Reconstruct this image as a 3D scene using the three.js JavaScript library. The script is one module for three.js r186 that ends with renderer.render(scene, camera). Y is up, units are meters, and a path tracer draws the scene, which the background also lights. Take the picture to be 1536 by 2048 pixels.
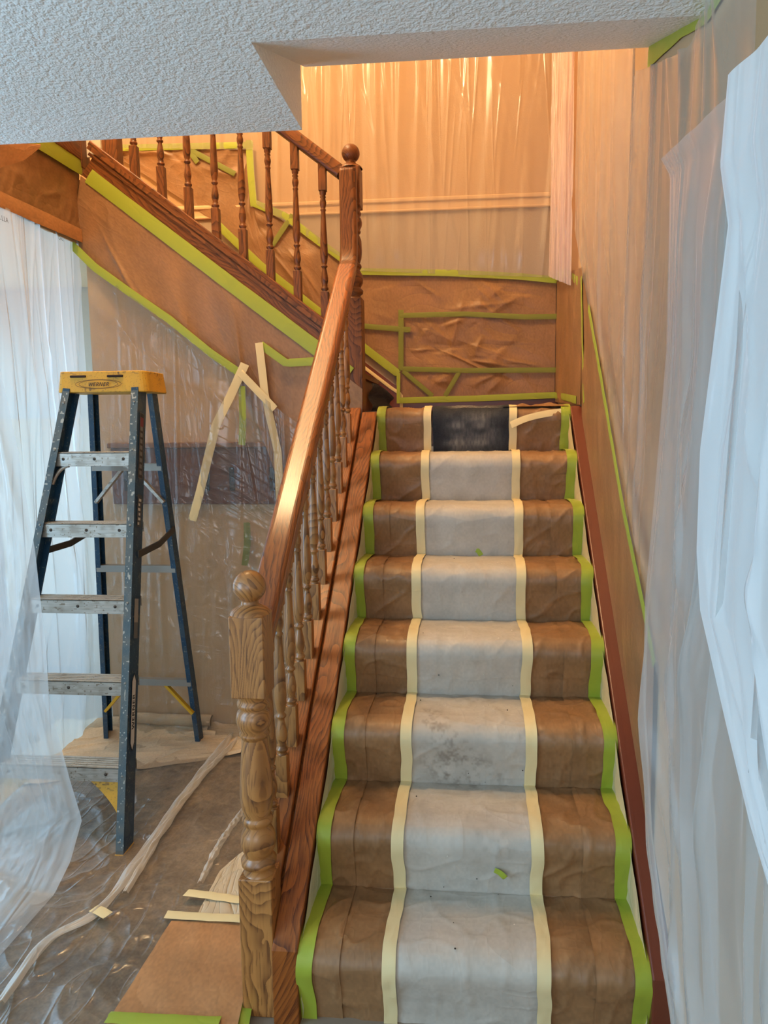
import * as THREE from 'three';
import { RoundedBoxGeometry } from 'three/addons/geometries/RoundedBoxGeometry.js';
import { ImprovedNoise } from 'three/addons/math/ImprovedNoise.js';
import { mergeGeometries, mergeVertices } from 'three/addons/utils/BufferGeometryUtils.js';
import { RectAreaLightUniformsLib } from 'three/addons/lights/RectAreaLightUniformsLib.js';

// ---------------------------------------------------------------- camera, light, exposure
const V = (x, y, z) => new THREE.Vector3(x, y, z);
const scene = new THREE.Scene();
scene.background = new THREE.Color(0.55, 0.72, 1.0);
const IMG_W = 1536, IMG_H = 2048, FOCAL = 1451.9, CENTRE_X = 812.4;
const camera = new THREE.PerspectiveCamera(2 * Math.atan(IMG_H / 2 / FOCAL) * 180 / Math.PI, IMG_W / IMG_H, 0.05, 60);
camera.position.set(0.4331, 1.4843, 1.6598);
camera.rotation.order = 'YXZ';
camera.rotation.set(-0.1158, 0.0938, -0.0095);
camera.setViewOffset(IMG_W, IMG_H, IMG_W / 2 - CENTRE_X, 0, IMG_W, IMG_H);
camera.updateMatrixWorld(true);
const renderer = new THREE.WebGLRenderer({ antialias: true });
renderer.toneMapping = THREE.LinearToneMapping;
renderer.toneMappingExposure = 1.0;
renderer.shadowMap.enabled = true;
RectAreaLightUniformsLib.init();

const WARM = new THREE.Color(1.0, 0.71, 0.38), DAY = new THREE.Color(0.92, 0.96, 1.0), SKY = new THREE.Color(0.40, 0.71, 1.0);
const HALL_LAMPS = [[V(-1.2, 4.86, -1.9), 5.5], [V(-1.0, 4.86, -0.62), 16]];      // two ceiling lamps of the upper hall
for (const [p, cd] of HALL_LAMPS) {
  const l = new THREE.PointLight(WARM, cd);
  l.position.copy(p).add(V(0, -0.16, 0)); l.castShadow = true; l.shadow.radius = 8; scene.add(l);
}
function windowLight(pos, look, w, h, intensity, color) {
  const l = new THREE.RectAreaLight(color, intensity, w, h);
  l.position.copy(pos); l.lookAt(look); l.castShadow = true; scene.add(l);
}
windowLight(V(0.1, 1.45, 3.98), V(0.1, 1.45, 0), 1.84, 1.44, 3.6, DAY);        // window behind the camera
windowLight(V(-2.5, 1.35, 1.9), V(0, 1.35, 1.9), 2.0, 1.44, 9.5, SKY);          // window in the left wall, level with the camera
windowLight(V(-2.5, 1.2, -1.9), V(0, 1.2, -1.9), 1.94, 1.74, 6, SKY);        // glass door of the room on the left

// ---------------------------------------------------------------- pixel -> point on the plane a thing touches
const CAM = camera.position.clone(), CAMQ = camera.quaternion.clone();
const ray = (px, py) => V((px - CENTRE_X) / FOCAL, -(py - IMG_H / 2) / FOCAL, -1).applyQuaternion(CAMQ);
const hit = (px, py, axis, d) => { const r = ray(px, py), t = (d - CAM[axis]) / r[axis]; return CAM.clone().addScaledVector(r, t); };
const onX = (px, py, d) => hit(px, py, 'x', d), onY = (px, py, d) => hit(px, py, 'y', d), onZ = (px, py, d) => hit(px, py, 'z', d);

// ---------------------------------------------------------------- helpers
let seed = 7;
const rnd = () => { seed = (seed * 1664525 + 1013904223) >>> 0; return seed / 4294967296; };
const rr = (a, b) => a + (b - a) * rnd();
const NOISE = new ImprovedNoise();
const ns = (x, y = 0, z = 0) => NOISE.noise(x + 31.7, y + 17.3, z + 5.1);
const clamp = (x, a = 0, b = 1) => Math.min(b, Math.max(a, x));
const lerp = (a, b, t) => a + (b - a) * t;
const sm = (a, b, x) => { const t = clamp((x - a) / (b - a)); return t * t * (3 - 2 * t); };
const ridge = (n, k) => Math.pow(Math.max(0, 1 - Math.abs(n) * 2.2), k);

const taken = {};
function numbered(name) {
  const n = taken[name] = (taken[name] ?? -1) + 1;
  return n ? `${name}_${String(n).padStart(3, '0')}` : name;
}
function meta(o, label, category, group, kind) {
  if (label) o.userData.label = label;
  if (category) o.userData.category = category;
  if (group) o.userData.group = group;
  if (kind) o.userData.kind = kind;
  return o;
}
// a Group at the thing's base; its parts are given in world coordinates and moved to it
function thing(name, label, category, base = V(0, 0, 0), group) {
  const o = new THREE.Group(); o.name = numbered(name); o.position.copy(base); scene.add(o);
  o.userData.base = undefined; delete o.userData.base; BASE.set(o, base);
  return meta(o, label, category, group);
}
const BASE = new Map();
function part(name, geo, mat, parent, label) {
  const m = new THREE.Mesh(geo, mat); m.name = name; m.castShadow = m.receiveShadow = true;
  const b = BASE.get(parent) ?? V(0, 0, 0);
  geo.translate(-b.x, -b.y, -b.z); BASE.set(m, b);
  parent.add(m);
  if (label) m.userData.label = label;
  return m;
}
function solo(name, label, category, geo, mat, group) {          // a thing of one mesh, with its origin at its base
  geo.computeBoundingBox(); const b = geo.boundingBox, c = V((b.min.x + b.max.x) / 2, b.min.y, (b.min.z + b.max.z) / 2);
  geo.translate(-c.x, -c.y, -c.z);
  const m = new THREE.Mesh(geo, mat); m.name = numbered(name); m.position.copy(c); m.castShadow = m.receiveShadow = true;
  BASE.set(m, c); scene.add(m);
  return meta(m, label, category, group);
}
function struct(name, geo, mat, label, category) {
  const m = new THREE.Mesh(geo, mat); m.name = name; m.castShadow = m.receiveShadow = true; scene.add(m);
  return meta(m, label, category, null, 'structure');
}
const merge = (a) => mergeGeometries(a.map((g) => { const n = g.index ? g.toNonIndexed() : g; for (const k of Object.keys(n.attributes)) if (!['position', 'normal', 'uv'].includes(k)) n.deleteAttribute(k); return n; }));
// metre uv by the dominant normal
function boxUV(g, s = 1) {
  const n = g.index ? g.toNonIndexed() : g, p = n.attributes.position, q = n.attributes.normal, uv = new Float32Array(p.count * 2);
  for (let i = 0; i < p.count; i++) {
    const ax = Math.abs(q.getX(i)), ay = Math.abs(q.getY(i)), az = Math.abs(q.getZ(i));
    const [a, b] = ax > ay && ax > az ? [p.getZ(i), p.getY(i)] : ay > az ? [p.getX(i), p.getZ(i)] : [p.getX(i), p.getY(i)];
    uv[2 * i] = a * s; uv[2 * i + 1] = b * s;
  }
  n.setAttribute('uv', new THREE.BufferAttribute(uv, 2)); return n;
}
const box = (x0, x1, y0, y1, z0, z1) => boxUV(new THREE.BoxGeometry(x1 - x0, y1 - y0, z1 - z0).translate((x0 + x1) / 2, (y0 + y1) / 2, (z0 + z1) / 2));
const rbox = (x0, x1, y0, y1, z0, z1, r = 0.004) => boxUV(new RoundedBoxGeometry(x1 - x0, y1 - y0, z1 - z0, 2, r).translate((x0 + x1) / 2, (y0 + y1) / 2, (z0 + z1) / 2));
// wood: v runs along the grain direction
function grain(g, dir, off = 0) {
  const n = g.index ? g.toNonIndexed() : g, p = n.attributes.position, uv = new Float32Array(p.count * 2);
  const d = dir.clone().normalize(), a = Math.abs(d.y) > 0.9 ? V(1, 0, 0) : V(0, 1, 0), e1 = a.clone().cross(d).normalize(), e2 = d.clone().cross(e1), v = V();
  for (let i = 0; i < p.count; i++) { v.fromBufferAttribute(p, i); uv[2 * i] = v.dot(e1) + 0.83 * v.dot(e2) + off; uv[2 * i + 1] = v.dot(d) + off * 3.1; }
  n.setAttribute('uv', new THREE.BufferAttribute(uv, 2)); return n;
}
// a polygon (x, y) extruded from p0 to p1; X is the direction of its first axis
function beam(p0, p1, pts, X) {
  const d = p1.clone().sub(p0), L = d.length(); d.normalize();
  const x = X.clone().addScaledVector(d, -X.dot(d)).normalize(), y = d.clone().cross(x);
  const g = new THREE.ExtrudeGeometry(new THREE.Shape(pts.map(([a, b]) => new THREE.Vector2(a, b))), { depth: L, bevelEnabled: false, steps: 1 });
  g.applyMatrix4(new THREE.Matrix4().makeBasis(x, y, d).setPosition(p0)); return g;
}
const rect = (w, h) => [[-w / 2, -h / 2], [w / 2, -h / 2], [w / 2, h / 2], [-w / 2, h / 2]];
const roundRect = (w, h, r, n = 4) => { const o = []; for (const [cx, cy, a] of [[w / 2 - r, h / 2 - r, 0], [-w / 2 + r, h / 2 - r, 1], [-w / 2 + r, -h / 2 + r, 2], [w / 2 - r, -h / 2 + r, 3]]) for (let k = 0; k <= n; k++) { const t = (a + k / n) * Math.PI / 2; o.push([cx + r * Math.cos(t), cy + r * Math.sin(t)]); } return o; };
// sheet: fn(u, v) -> point; uv in metres
function sheet(fn, nu, nv, L = 1, H = 1) {
  const pos = new Float32Array((nu + 1) * (nv + 1) * 3), uv = new Float32Array((nu + 1) * (nv + 1) * 2), idx = [];
  for (let j = 0, k = 0; j <= nv; j++) for (let i = 0; i <= nu; i++, k++) {
    const p = fn(i / nu, j / nv); pos[3 * k] = p.x; pos[3 * k + 1] = p.y; pos[3 * k + 2] = p.z;
    uv[2 * k] = i / nu * L; uv[2 * k + 1] = j / nv * H;
    if (i < nu && j < nv) { const a = k, b = k + 1, c = k + nu + 1, d = c + 1; idx.push(a, b, d, a, d, c); }
  }
  const g = new THREE.BufferGeometry();
  g.setAttribute('position', new THREE.BufferAttribute(pos, 3)); g.setAttribute('uv', new THREE.BufferAttribute(uv, 2)); g.setIndex(idx);
  g.computeVertexNormals(); return g;
}
function along(pts) {                                             // polyline by length
  const s = [0]; for (let i = 1; i < pts.length; i++) s.push(s[i - 1] + pts[i].distanceTo(pts[i - 1]));
  const L = s[s.length - 1];
  const f = (t) => { const d = clamp(t) * L; let i = 1; while (i < s.length - 1 && s[i] < d) i++; return pts[i - 1].clone().lerp(pts[i], (d - s[i - 1]) / Math.max(1e-9, s[i] - s[i - 1])); };
  f.L = L; return f;
}
const smooth = (pts) => { const c = new THREE.CatmullRomCurve3(pts, false, 'centripetal'); const f = (t) => c.getPointAt(clamp(t)); f.L = c.getLength(); return f; };
// ruled sheet between two curves A(t) and B(t); disp(s, t, u, v) in metres along N
function ruled(A, B, nu, nv, N, disp) {
  const W = A(0.5).distanceTo(B(0.5)), H = A.L;
  return sheet((u, v) => { const p = A(v).lerp(B(v), u); return p.addScaledVector(N, disp ? disp(u * W, v * H, u, v) : 0); }, nu, nv, W, H);
}
// tape: a thin band along points, flat on the surface with normal N
function tape(pts, width, N, o = {}) {
  const c = o.smooth === false ? along(pts) : smooth(pts), L = c.L, n = o.n ?? Math.max(6, Math.round(L / 0.02)), sd = rnd() * 99, P = [], I = [], U = [];
  for (let i = 0; i <= n; i++) {
    const t = i / n, p = c(t), d = c(Math.min(1, t + 0.004)).sub(c(Math.max(0, t - 0.004))).normalize();
    const nn = typeof N === 'function' ? N(p, t) : N, s = d.clone().cross(nn).normalize(), up = s.clone().cross(d);
    const w = width / 2 * (1 + 0.05 * ns(t * L * 9 + sd)), lift = (o.lift ?? 0.002) + (o.rough ?? 0.0012) * (ns(t * L * 14 + sd, 3) + 0.6 * ns(t * L * 40 + sd));
    const jag = i === 0 || i === n ? 0.006 : 0;
    for (const [a, h] of [[-1, 0], [-0.4, 1], [0.4, 1], [1, 0], [1, -0.7], [-1, -0.7]])
      { const q = p.clone().addScaledVector(s, a * w).addScaledVector(up, lift + h * 0.0009).addScaledVector(d, jag * ns(a * 7 + sd, i)); P.push(q.x, q.y, q.z); U.push((a + 1) * w, t * L); }
  }
  for (let i = 0; i < n; i++) for (let k = 0; k < 6; k++) { const a = i * 6 + k, b = i * 6 + (k + 1) % 6, e = a + 6, f = b + 6; I.push(a, e, b, b, e, f); }
  const e = n * 6; for (let k = 1; k < 5; k++) { I.push(0, k, k + 1); I.push(e, e + k + 1, e + k); }
  const g = new THREE.BufferGeometry(); g.setAttribute('position', new THREE.Float32BufferAttribute(P, 3)); g.setAttribute('uv', new THREE.Float32BufferAttribute(U, 2)); g.setIndex(I); g.computeVertexNormals(); return g;
}
function lathe(prof, x, z, y0 = 0, seg = 20) { return new THREE.LatheGeometry(prof.map(([r, y]) => new THREE.Vector2(Math.max(r, 1e-4), y)), seg).translate(x, y0, z); }

// ---------------------------------------------------------------- textures
function hash(i, j) { let h = (i * 374761393 + j * 668265263) | 0; h = Math.imul(h ^ (h >>> 13), 1274126177); return ((h ^ (h >>> 16)) >>> 0) / 4294967296; }
function tn(x, y, px, py) {                                        // value noise that tiles every px, py cells
  const i = Math.floor(x), j = Math.floor(y), f = x - i, g = y - j, a = f * f * (3 - 2 * f), b = g * g * (3 - 2 * g), m = (k, n) => ((k % n) + n) % n;
  const h = (p, q) => hash(m(p, px), m(q, py) + px * 131);
  return lerp(lerp(h(i, j), h(i + 1, j), a), lerp(h(i, j + 1), h(i + 1, j + 1), a), b);
}
function texture(w, h, fn, o = {}) {
  const d = new Uint8Array(w * h * 4);
  for (let y = 0, k = 0; y < h; y++) for (let x = 0; x < w; x++, k += 4) { const c = fn(x / w, y / h); for (let i = 0; i < 3; i++) d[k + i] = clamp(Array.isArray(c) ? c[i] : c, 0, 255); d[k + 3] = 255; }
  const t = new THREE.DataTexture(d, w, h); t.wrapS = t.wrapT = THREE.RepeatWrapping; t.magFilter = THREE.LinearFilter; t.minFilter = THREE.LinearMipmapLinearFilter; t.generateMipmaps = true;
  if (o.color) t.colorSpace = THREE.SRGBColorSpace;
  t.repeat.set(1 / (o.size?.[0] ?? 1), 1 / (o.size?.[1] ?? 1)); t.needsUpdate = true; return t;
}
const mix3 = (a, b, t) => a.map((v, i) => lerp(v, b[i], t));
const oakAt = (light, mid, dark) => (u, v) => {
  const warp = 11 * tn(u * 3, v * 3, 3, 3) + 4 * tn(u * 6, v * 7, 6, 7) + 0.5 * tn(u * 24, v * 30, 24, 30);
  let r = (u * 20 + warp) % 1; r = r < 0 ? r + 1 : r;
  const line = Math.pow(r, 2.2), pore = tn(u * 240, v * 26, 240, 26) * tn(u * 120, v * 50, 120, 50), broad = tn(u * 4, v * 3, 4, 3), fibre = tn(u * 90, v * 6, 90, 6);
  let c = mix3(light, mid, clamp(broad * 0.7 + 0.45 * fibre));
  return mix3(c, dark, clamp(0.8 * line * (0.4 + 0.8 * tn(u * 70, v * 18, 70, 18)) + 0.35 * sm(0.36, 0.55, pore)));
};
const oakSize = [0.34, 1.1];
const OAK = texture(512, 1024, oakAt([184, 126, 66], [164, 106, 50], [92, 52, 20]), { color: true, size: oakSize });
const OAK_ORANGE = texture(512, 1024, oakAt([160, 92, 36], [138, 72, 24], [74, 34, 12]), { color: true, size: oakSize });
const OAK_SHADED = texture(512, 1024, oakAt([134, 80, 36], [114, 63, 26], [58, 30, 13]), { color: true, size: oakSize });  // oak darkened in the map to stand for the weaker lamplight upstairs
const oakBump = texture(256, 512, (u, v) => 255 * (1 - 0.6 * Math.pow((u * 9 + 1.4 * tn(u * 3, v * 2, 3, 2)) % 1, 3) - 0.4 * tn(u * 120, v * 20, 120, 20)), { size: oakSize });
const popcorn = texture(512, 512, (u, v) => { const a = tn(u * 64, v * 64, 64, 64), b = tn(u * 140, v * 140, 140, 140), c = tn(u * 30, v * 30, 30, 30); return 255 * clamp(0.2 + 0.5 * a + 0.35 * (b - 0.5) + 0.3 * (c - 0.5)); }, { size: [0.42, 0.42] });
const fine = texture(256, 256, (u, v) => 255 * (0.5 * tn(u * 128, v * 128, 128, 128) + 0.5 * tn(u * 40, v * 40, 40, 40)), { size: [0.2, 0.2] });
const crinkle = texture(1024, 1024, (u, v) => {
  let s = 0;
  for (const [a, b, k, w] of [[6, 3, 7, 0.5], [11, 5, 9, 0.35], [5, 12, 8, 0.25], [24, 9, 8, 0.2]]) { const n = tn(u * a + 0.7 * tn(u * 5, v * 5, 5, 5), v * b + 0.8 * tn(u * 4, v * 7, 4, 7), a, b) - 0.5; s += w * Math.pow(Math.max(0, 1 - Math.abs(n) * 4), k); }
  return 255 * clamp(0.15 + s);
}, { size: [0.8, 1.1] });
function streakTexture(sd, n, w0, w1, rot) {                                // long thin folds as a height map; u runs down the fold
  const w = 512, h = 1024, a = new Float32Array(w * h); seed = sd;
  for (let k = 0; k < n; k++) {
    const y0 = rnd() * h, x0 = rnd() * w, len = rr(0.2, 0.85) * w, slope = rr(-0.25, 0.25), wid = rr(w0, w1), amp = rr(0.2, 1), bend = rr(-20, 20);
    for (let i = 0; i < len; i++) {
      const t = i / len, fade = Math.sin(Math.PI * t), yc = y0 + slope * i + bend * t * t, x = Math.floor(x0 + i) % w, r = Math.ceil(wid * 3);
      for (let j = -r; j <= r; j++) { const y = (((Math.round(yc) + j) % h) + h) % h, d = (Math.round(yc) + j - yc) / wid; a[y * w + x] = Math.max(a[y * w + x], amp * fade * Math.exp(-d * d)); }
    }
  }
  const t = texture(w, h, (u, v) => 255 * a[Math.min(h - 1, Math.floor(v * h)) * w + Math.min(w - 1, Math.floor(u * w))], { size: [1.9, 1.7] });
  if (rot) { t.rotation = Math.PI / 2; t.repeat.set(1 / 1.9, 1 / 1.7); }
  return t;
}
const STREAK = streakTexture(5, 62, 1.8, 6), STREAK_SOFT = streakTexture(9, 40, 5, 16), STREAK_TURN = streakTexture(13, 60, 3, 10, true);
const paperCrease = texture(512, 512, (u, v) => {
  let s = 0.5;
  for (const [a, b, w] of [[4, 7, 0.4], [9, 6, 0.25], [17, 13, 0.15]]) { const n = tn(u * a + tn(u * 4, v * 4, 4, 4), v * b + tn(u * 3, v * 3, 3, 3), a, b) - 0.5; s += w * (Math.pow(Math.max(0, 1 - Math.abs(n) * 5), 3) - 0.3); }
  return 255 * clamp(s);
}, { size: [0.5, 0.5] });
const kraft = (c, amp) => texture(256, 256, (u, v) => { const k = 1 + amp * (tn(u * 5, v * 7, 5, 7) - 0.5) + 0.10 * (tn(u * 100, v * 60, 100, 60) - 0.5); return c.map((x) => x * k); }, { color: true, size: [0.6, 0.6] });
const std = (o) => new THREE.MeshStandardMaterial({ side: THREE.DoubleSide, ...o });
const phys = (o) => new THREE.MeshPhysicalMaterial({ side: THREE.DoubleSide, ...o });

const M = {
  oak: phys({ map: OAK, bumpMap: oakBump, bumpScale: 0.0004, roughness: 0.45, clearcoat: 0.5, clearcoatRoughness: 0.24 }),
  oakShaded: phys({ map: OAK_SHADED, bumpMap: oakBump, bumpScale: 0.0004, roughness: 0.5, specularIntensity: 0.6, clearcoat: 0.25, clearcoatRoughness: 0.26 }),  // upper-flight oak with its dim lighting painted into the colour
  oakOrange: phys({ map: OAK_ORANGE, bumpMap: oakBump, bumpScale: 0.0004, roughness: 0.5, specularIntensity: 0.5, clearcoat: 0.2, clearcoatRoughness: 0.28 }),
  rail: phys({ map: OAK_ORANGE, color: '#fff4e0', bumpMap: oakBump, bumpScale: 0.0004, roughness: 0.45, clearcoat: 0.5, clearcoatRoughness: 0.24 }),
  mahogany: phys({ color: '#6b2f1c', roughness: 0.4, clearcoat: 0.4, clearcoatRoughness: 0.3, bumpMap: oakBump, bumpScale: 0.0002 }),
  ceiling: std({ color: '#efeeea', roughness: 0.6, bumpMap: popcorn, bumpScale: 0.0032 }),
  wall: std({ color: '#c2a17a', roughness: 0.85, bumpMap: fine, bumpScale: 0.0005 }),
  wallLow: std({ color: '#b0a08c', roughness: 0.85, bumpMap: fine, bumpScale: 0.0005 }),
  white: std({ color: '#e6ddcc', roughness: 0.5 }),
  kraft: std({ map: kraft([148, 109, 72], 0.16), roughness: 0.46, bumpMap: paperCrease, bumpScale: 0.0018 }),
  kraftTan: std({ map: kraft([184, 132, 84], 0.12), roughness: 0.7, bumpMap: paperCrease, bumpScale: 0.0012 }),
  green: phys({ color: '#a2b036', roughness: 0.5, transmission: 0.12, thickness: 0, bumpMap: paperCrease, bumpScale: 0.001 }),
  greenFaint: phys({ color: '#8f9638', roughness: 0.6, transmission: 0.35, thickness: 0, bumpMap: paperCrease, bumpScale: 0.001 }),
  cream: std({ color: '#e3cf9c', roughness: 0.65, bumpMap: paperCrease, bumpScale: 0.0008 }),
  film: phys({ color: '#f2efec', roughness: 0.2, transmission: 0.88, thickness: 0, ior: 1.5, bumpMap: STREAK, bumpScale: 0.006 }),
  filmWall: phys({ color: '#efe9e2', roughness: 0.3, transmission: 0.88, thickness: 0, ior: 1.5, bumpMap: STREAK_SOFT, bumpScale: 0.004 }),
  filmLow: phys({ color: '#eeece8', roughness: 0.18, transmission: 0.945, thickness: 0, ior: 1.5, bumpMap: crinkle, bumpScale: 0.004 }),
  filmPink: phys({ color: '#f3e4e0', roughness: 0.25, transmission: 0.62, thickness: 0, ior: 1.5 }),
  milky: phys({ color: '#f1f1f0', roughness: 0.66, transmission: 0.42, thickness: 0, ior: 1.45, bumpMap: STREAK_TURN, bumpScale: 0.006 }),
  milkyThin: phys({ color: '#f1f1f0', roughness: 0.45, transmission: 0.68, thickness: 0, ior: 1.45, bumpMap: STREAK_TURN, bumpScale: 0.006 }),
  milkyBack: phys({ color: '#f1f1f0', roughness: 0.66, transmission: 0.6, thickness: 0, ior: 1.45, bumpMap: STREAK, bumpScale: 0.006 }),
  haze: phys({ color: '#f1f1f0', roughness: 0.42, transmission: 0.82, thickness: 0, ior: 1.45, bumpMap: STREAK_TURN, bumpScale: 0.006 }),
};

// ---------------------------------------------------------------- the place: measures
const RISE = 0.195, RUN = 0.2334, K = RISE / RUN, WID = 0.8485, LAND = 8 * RISE, ZL = -7 * RUN;
const XR = 0.905, ZB = -2.575, ZU = -1.65, CEIL = 2.31, ZC = -0.436, TOP = 5.0, XH = -1.36;
const capY = (z) => 0.23 - K * z;

// ---------------------------------------------------------------- setting
struct('floor', box(-3.4, 1.1, -0.12, 0, -3.4, 4.2), std({ color: '#8d7a66', roughness: 0.8 }), 'floor under the drop cloths', 'floor');
const wallBack = struct('wall_back', box(-3.4, XR + 0.1, 0, TOP, ZB - 0.1, ZB), M.wall, 'tan stairwell wall behind the landing', 'wall');
part('lower_wall', box(-3.3, XR, LAND, 2.695, ZB, ZB + 0.004), M.wallLow, wallBack, 'greyer wall below the chair rail');
struct('wall_right', box(XR, XR + 0.1, 0, TOP, ZB, 4.2), M.wall, 'tan wall on the right of the stairs', 'wall');
struct('wall_stairs', box(XH + 0.01, -0.17, 0, 1.5, ZU - 0.06, ZU), M.wall, 'tan wall under the upper flight', 'wall');
{ // the part of that wall that follows the flight
  const s = new THREE.Shape([[XH + 0.01, 1.5], [-0.17, 1.5], [-0.17, 1.75], [XH + 0.01, 2.62]].map(([a, b]) => new THREE.Vector2(a, b)));
  struct('wall_stairs_upper', boxUV(new THREE.ExtrudeGeometry(s, { depth: 0.06, bevelEnabled: false }).translate(0, 0, ZU - 0.06)), M.wall, 'sloping tan wall below the upper stringer', 'wall');
}
struct('wall_left', merge([box(-3.4, -2.6, 0, 0.25, -3.4, 4.2), box(-2.7, -2.6, 2.15, TOP, -3.4, 4.2), box(-2.7, -2.6, 0.25, 2.15, -0.85, 0.85), box(-2.7, -2.6, 0.25, 2.15, 2.95, 4.2), box(-2.7, -2.6, 0.25, 0.6, 0.85, 2.95), box(-2.7, -2.6, 2.1, 2.15, 0.85, 2.95), box(-2.7, -2.6, 0.25, 2.15, -3.4, -2.95)]), M.white, 'white wall of the room on the left', 'wall');
struct('wall_far_left', box(-2.7, XH, 0, TOP, -3.4, -3.3), M.white, 'far wall of the room on the left', 'wall');
struct('wall_front', merge([box(-3.4, -0.9, 0, CEIL, 4.1, 4.2), box(1.1, 1.2, 0, CEIL, 4.1, 4.2), box(-0.9, 1.1, 0, 0.65, 4.1, 4.2), box(-0.9, 1.1, 2.25, CEIL, 4.1, 4.2)]), M.white, 'wall with a window behind the photographer', 'wall');
struct('ceiling', merge([box(-2.6, -0.045, CEIL, 2.62, ZC, 4.2), box(-0.045, XR, CEIL, 2.62, 0.03, 4.2)]), M.ceiling, 'white popcorn textured ceiling', 'ceiling');
{ // ceiling slopes up towards the stairwell
  const s = new THREE.Shape([[-0.03, CEIL], [0.49, 2.5], [0.49, 2.62], [-0.03, 2.62]].map(([a, b]) => new THREE.Vector2(a, b)));
  const g = new THREE.ExtrudeGeometry(s, { depth: XR + 0.045, bevelEnabled: false }); g.rotateY(Math.PI / 2); g.translate(-0.045, 0, 0);
  struct('ceiling_slope', boxUV(g), M.ceiling, 'sloping strip of textured ceiling over the foot of the stairs', 'ceiling');
}
struct('ceiling_upper', box(-3.4, XR + 0.1, TOP, TOP + 0.1, -3.4, 0.8), M.white, 'ceiling of the upper hall', 'ceiling');
struct('wall_upper', box(-3.4, XR, 2.62, TOP, 0.6, 0.7), M.wall, 'wall of the upper hall', 'wall');
struct('wall_landing_hall', box(-2.6, XH, 2.325, 2.62, ZU - 0.9, ZC), M.wall, 'edge of the upper hall floor', 'wall');
const landing = struct('landing', box(-0.15, XR, 1.3, LAND, ZB, ZL - 0.012), std({ color: '#7a5a40', roughness: 0.7 }), 'landing between the two flights', 'floor');
struct('trim_1', (() => { const g = [box(-3, XR, 2.69, 2.755, ZB, ZB + 0.016), rbox(-3, XR, 2.735, 2.76, ZB, ZB + 0.028, 0.008), rbox(-3, XR, 2.685, 2.7, ZB, ZB + 0.022, 0.006)]; return merge(g); })(), std({ color: '#d9b98e', roughness: 0.5 }), 'painted chair rail along the stairwell wall', 'chair rail');
struct('baseboard_back', rbox(0.02, XR, LAND, 1.66, ZB, ZB + 0.016, 0.004), M.mahogany, 'reddish wooden baseboard behind the landing', 'baseboard');
{ // windows
  const w1 = struct('window_1', merge([box(-0.9, -0.82, 0.65, 2.25, 4.08, 4.18), box(1.02, 1.1, 0.65, 2.25, 4.08, 4.18), box(-0.82, 1.02, 0.65, 0.73, 4.08, 4.18), box(-0.82, 1.02, 2.17, 2.25, 4.08, 4.18), box(0.07, 0.13, 0.73, 2.17, 4.09, 4.17)]), M.white, 'white framed window behind the photographer', 'window');
  for (const x of [-0.82, 0.13]) part('pane', box(x, x + 0.89, 0.73, 2.17, 4.12, 4.126), phys({ color: '#ffffff', transmission: 1, roughness: 0, thickness: 0 }), w1);
  const w2 = struct('window_2', merge([box(-2.68, -2.58, 0.25, 2.15, -2.95, -2.87), box(-2.68, -2.58, 0.25, 2.15, -0.93, -0.85), box(-2.68, -2.58, 0.25, 0.33, -2.87, -0.93), box(-2.68, -2.58, 2.07, 2.15, -2.87, -0.93), box(-2.68, -2.58, 0.33, 2.07, -1.94, -1.86)]), M.white, 'white framed glass door in the bright room on the left', 'window');
  const w3 = struct('window_3', merge([box(-2.68, -2.58, 0.6, 2.1, 0.85, 0.92), box(-2.68, -2.58, 0.6, 2.1, 2.88, 2.95), box(-2.68, -2.58, 0.6, 0.67, 0.92, 2.88), box(-2.68, -2.58, 2.03, 2.1, 0.92, 2.88), box(-2.68, -2.58, 0.67, 2.03, 1.87, 1.93)]), M.white, 'white framed window in the left wall beside the photographer', 'window');
  for (const z of [0.92, 1.93]) part('pane', box(-2.633, -2.627, 0.67, 2.03, z, z + 0.95), phys({ color: '#ffffff', transmission: 1, roughness: 0, thickness: 0 }), w3);
  for (const z of [-2.87, -1.86]) part('pane', box(-2.633, -2.627, 0.33, 2.07, z, z + 0.93), phys({ color: '#ffffff', transmission: 1, roughness: 0, thickness: 0 }), w2);
}
// lamps on the upper hall ceiling
HALL_LAMPS.forEach(([p], i) => {
  const t = thing('ceiling_lamp', i ? 'round frosted ceiling lamp over the ladder side of the upper hall' : 'round frosted ceiling lamp over the upper railing', 'lamp', p.clone(), 'ceiling lamps of the upper hall');
  part('base', lathe([[0, 0.14], [0.16, 0.14], [0.16, 0.11], [0, 0.11]], p.x, p.z, p.y, 28), M.white, t);
  part('lamp_shade', lathe([[0.15, 0.11], [0.15, 0.05], [0.11, 0.0], [0, -0.02]], p.x, p.z, p.y, 28), std({ color: '#fff2dc', emissive: new THREE.Color(1, 0.7, 0.36), emissiveIntensity: 3 }), t);
});

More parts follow.
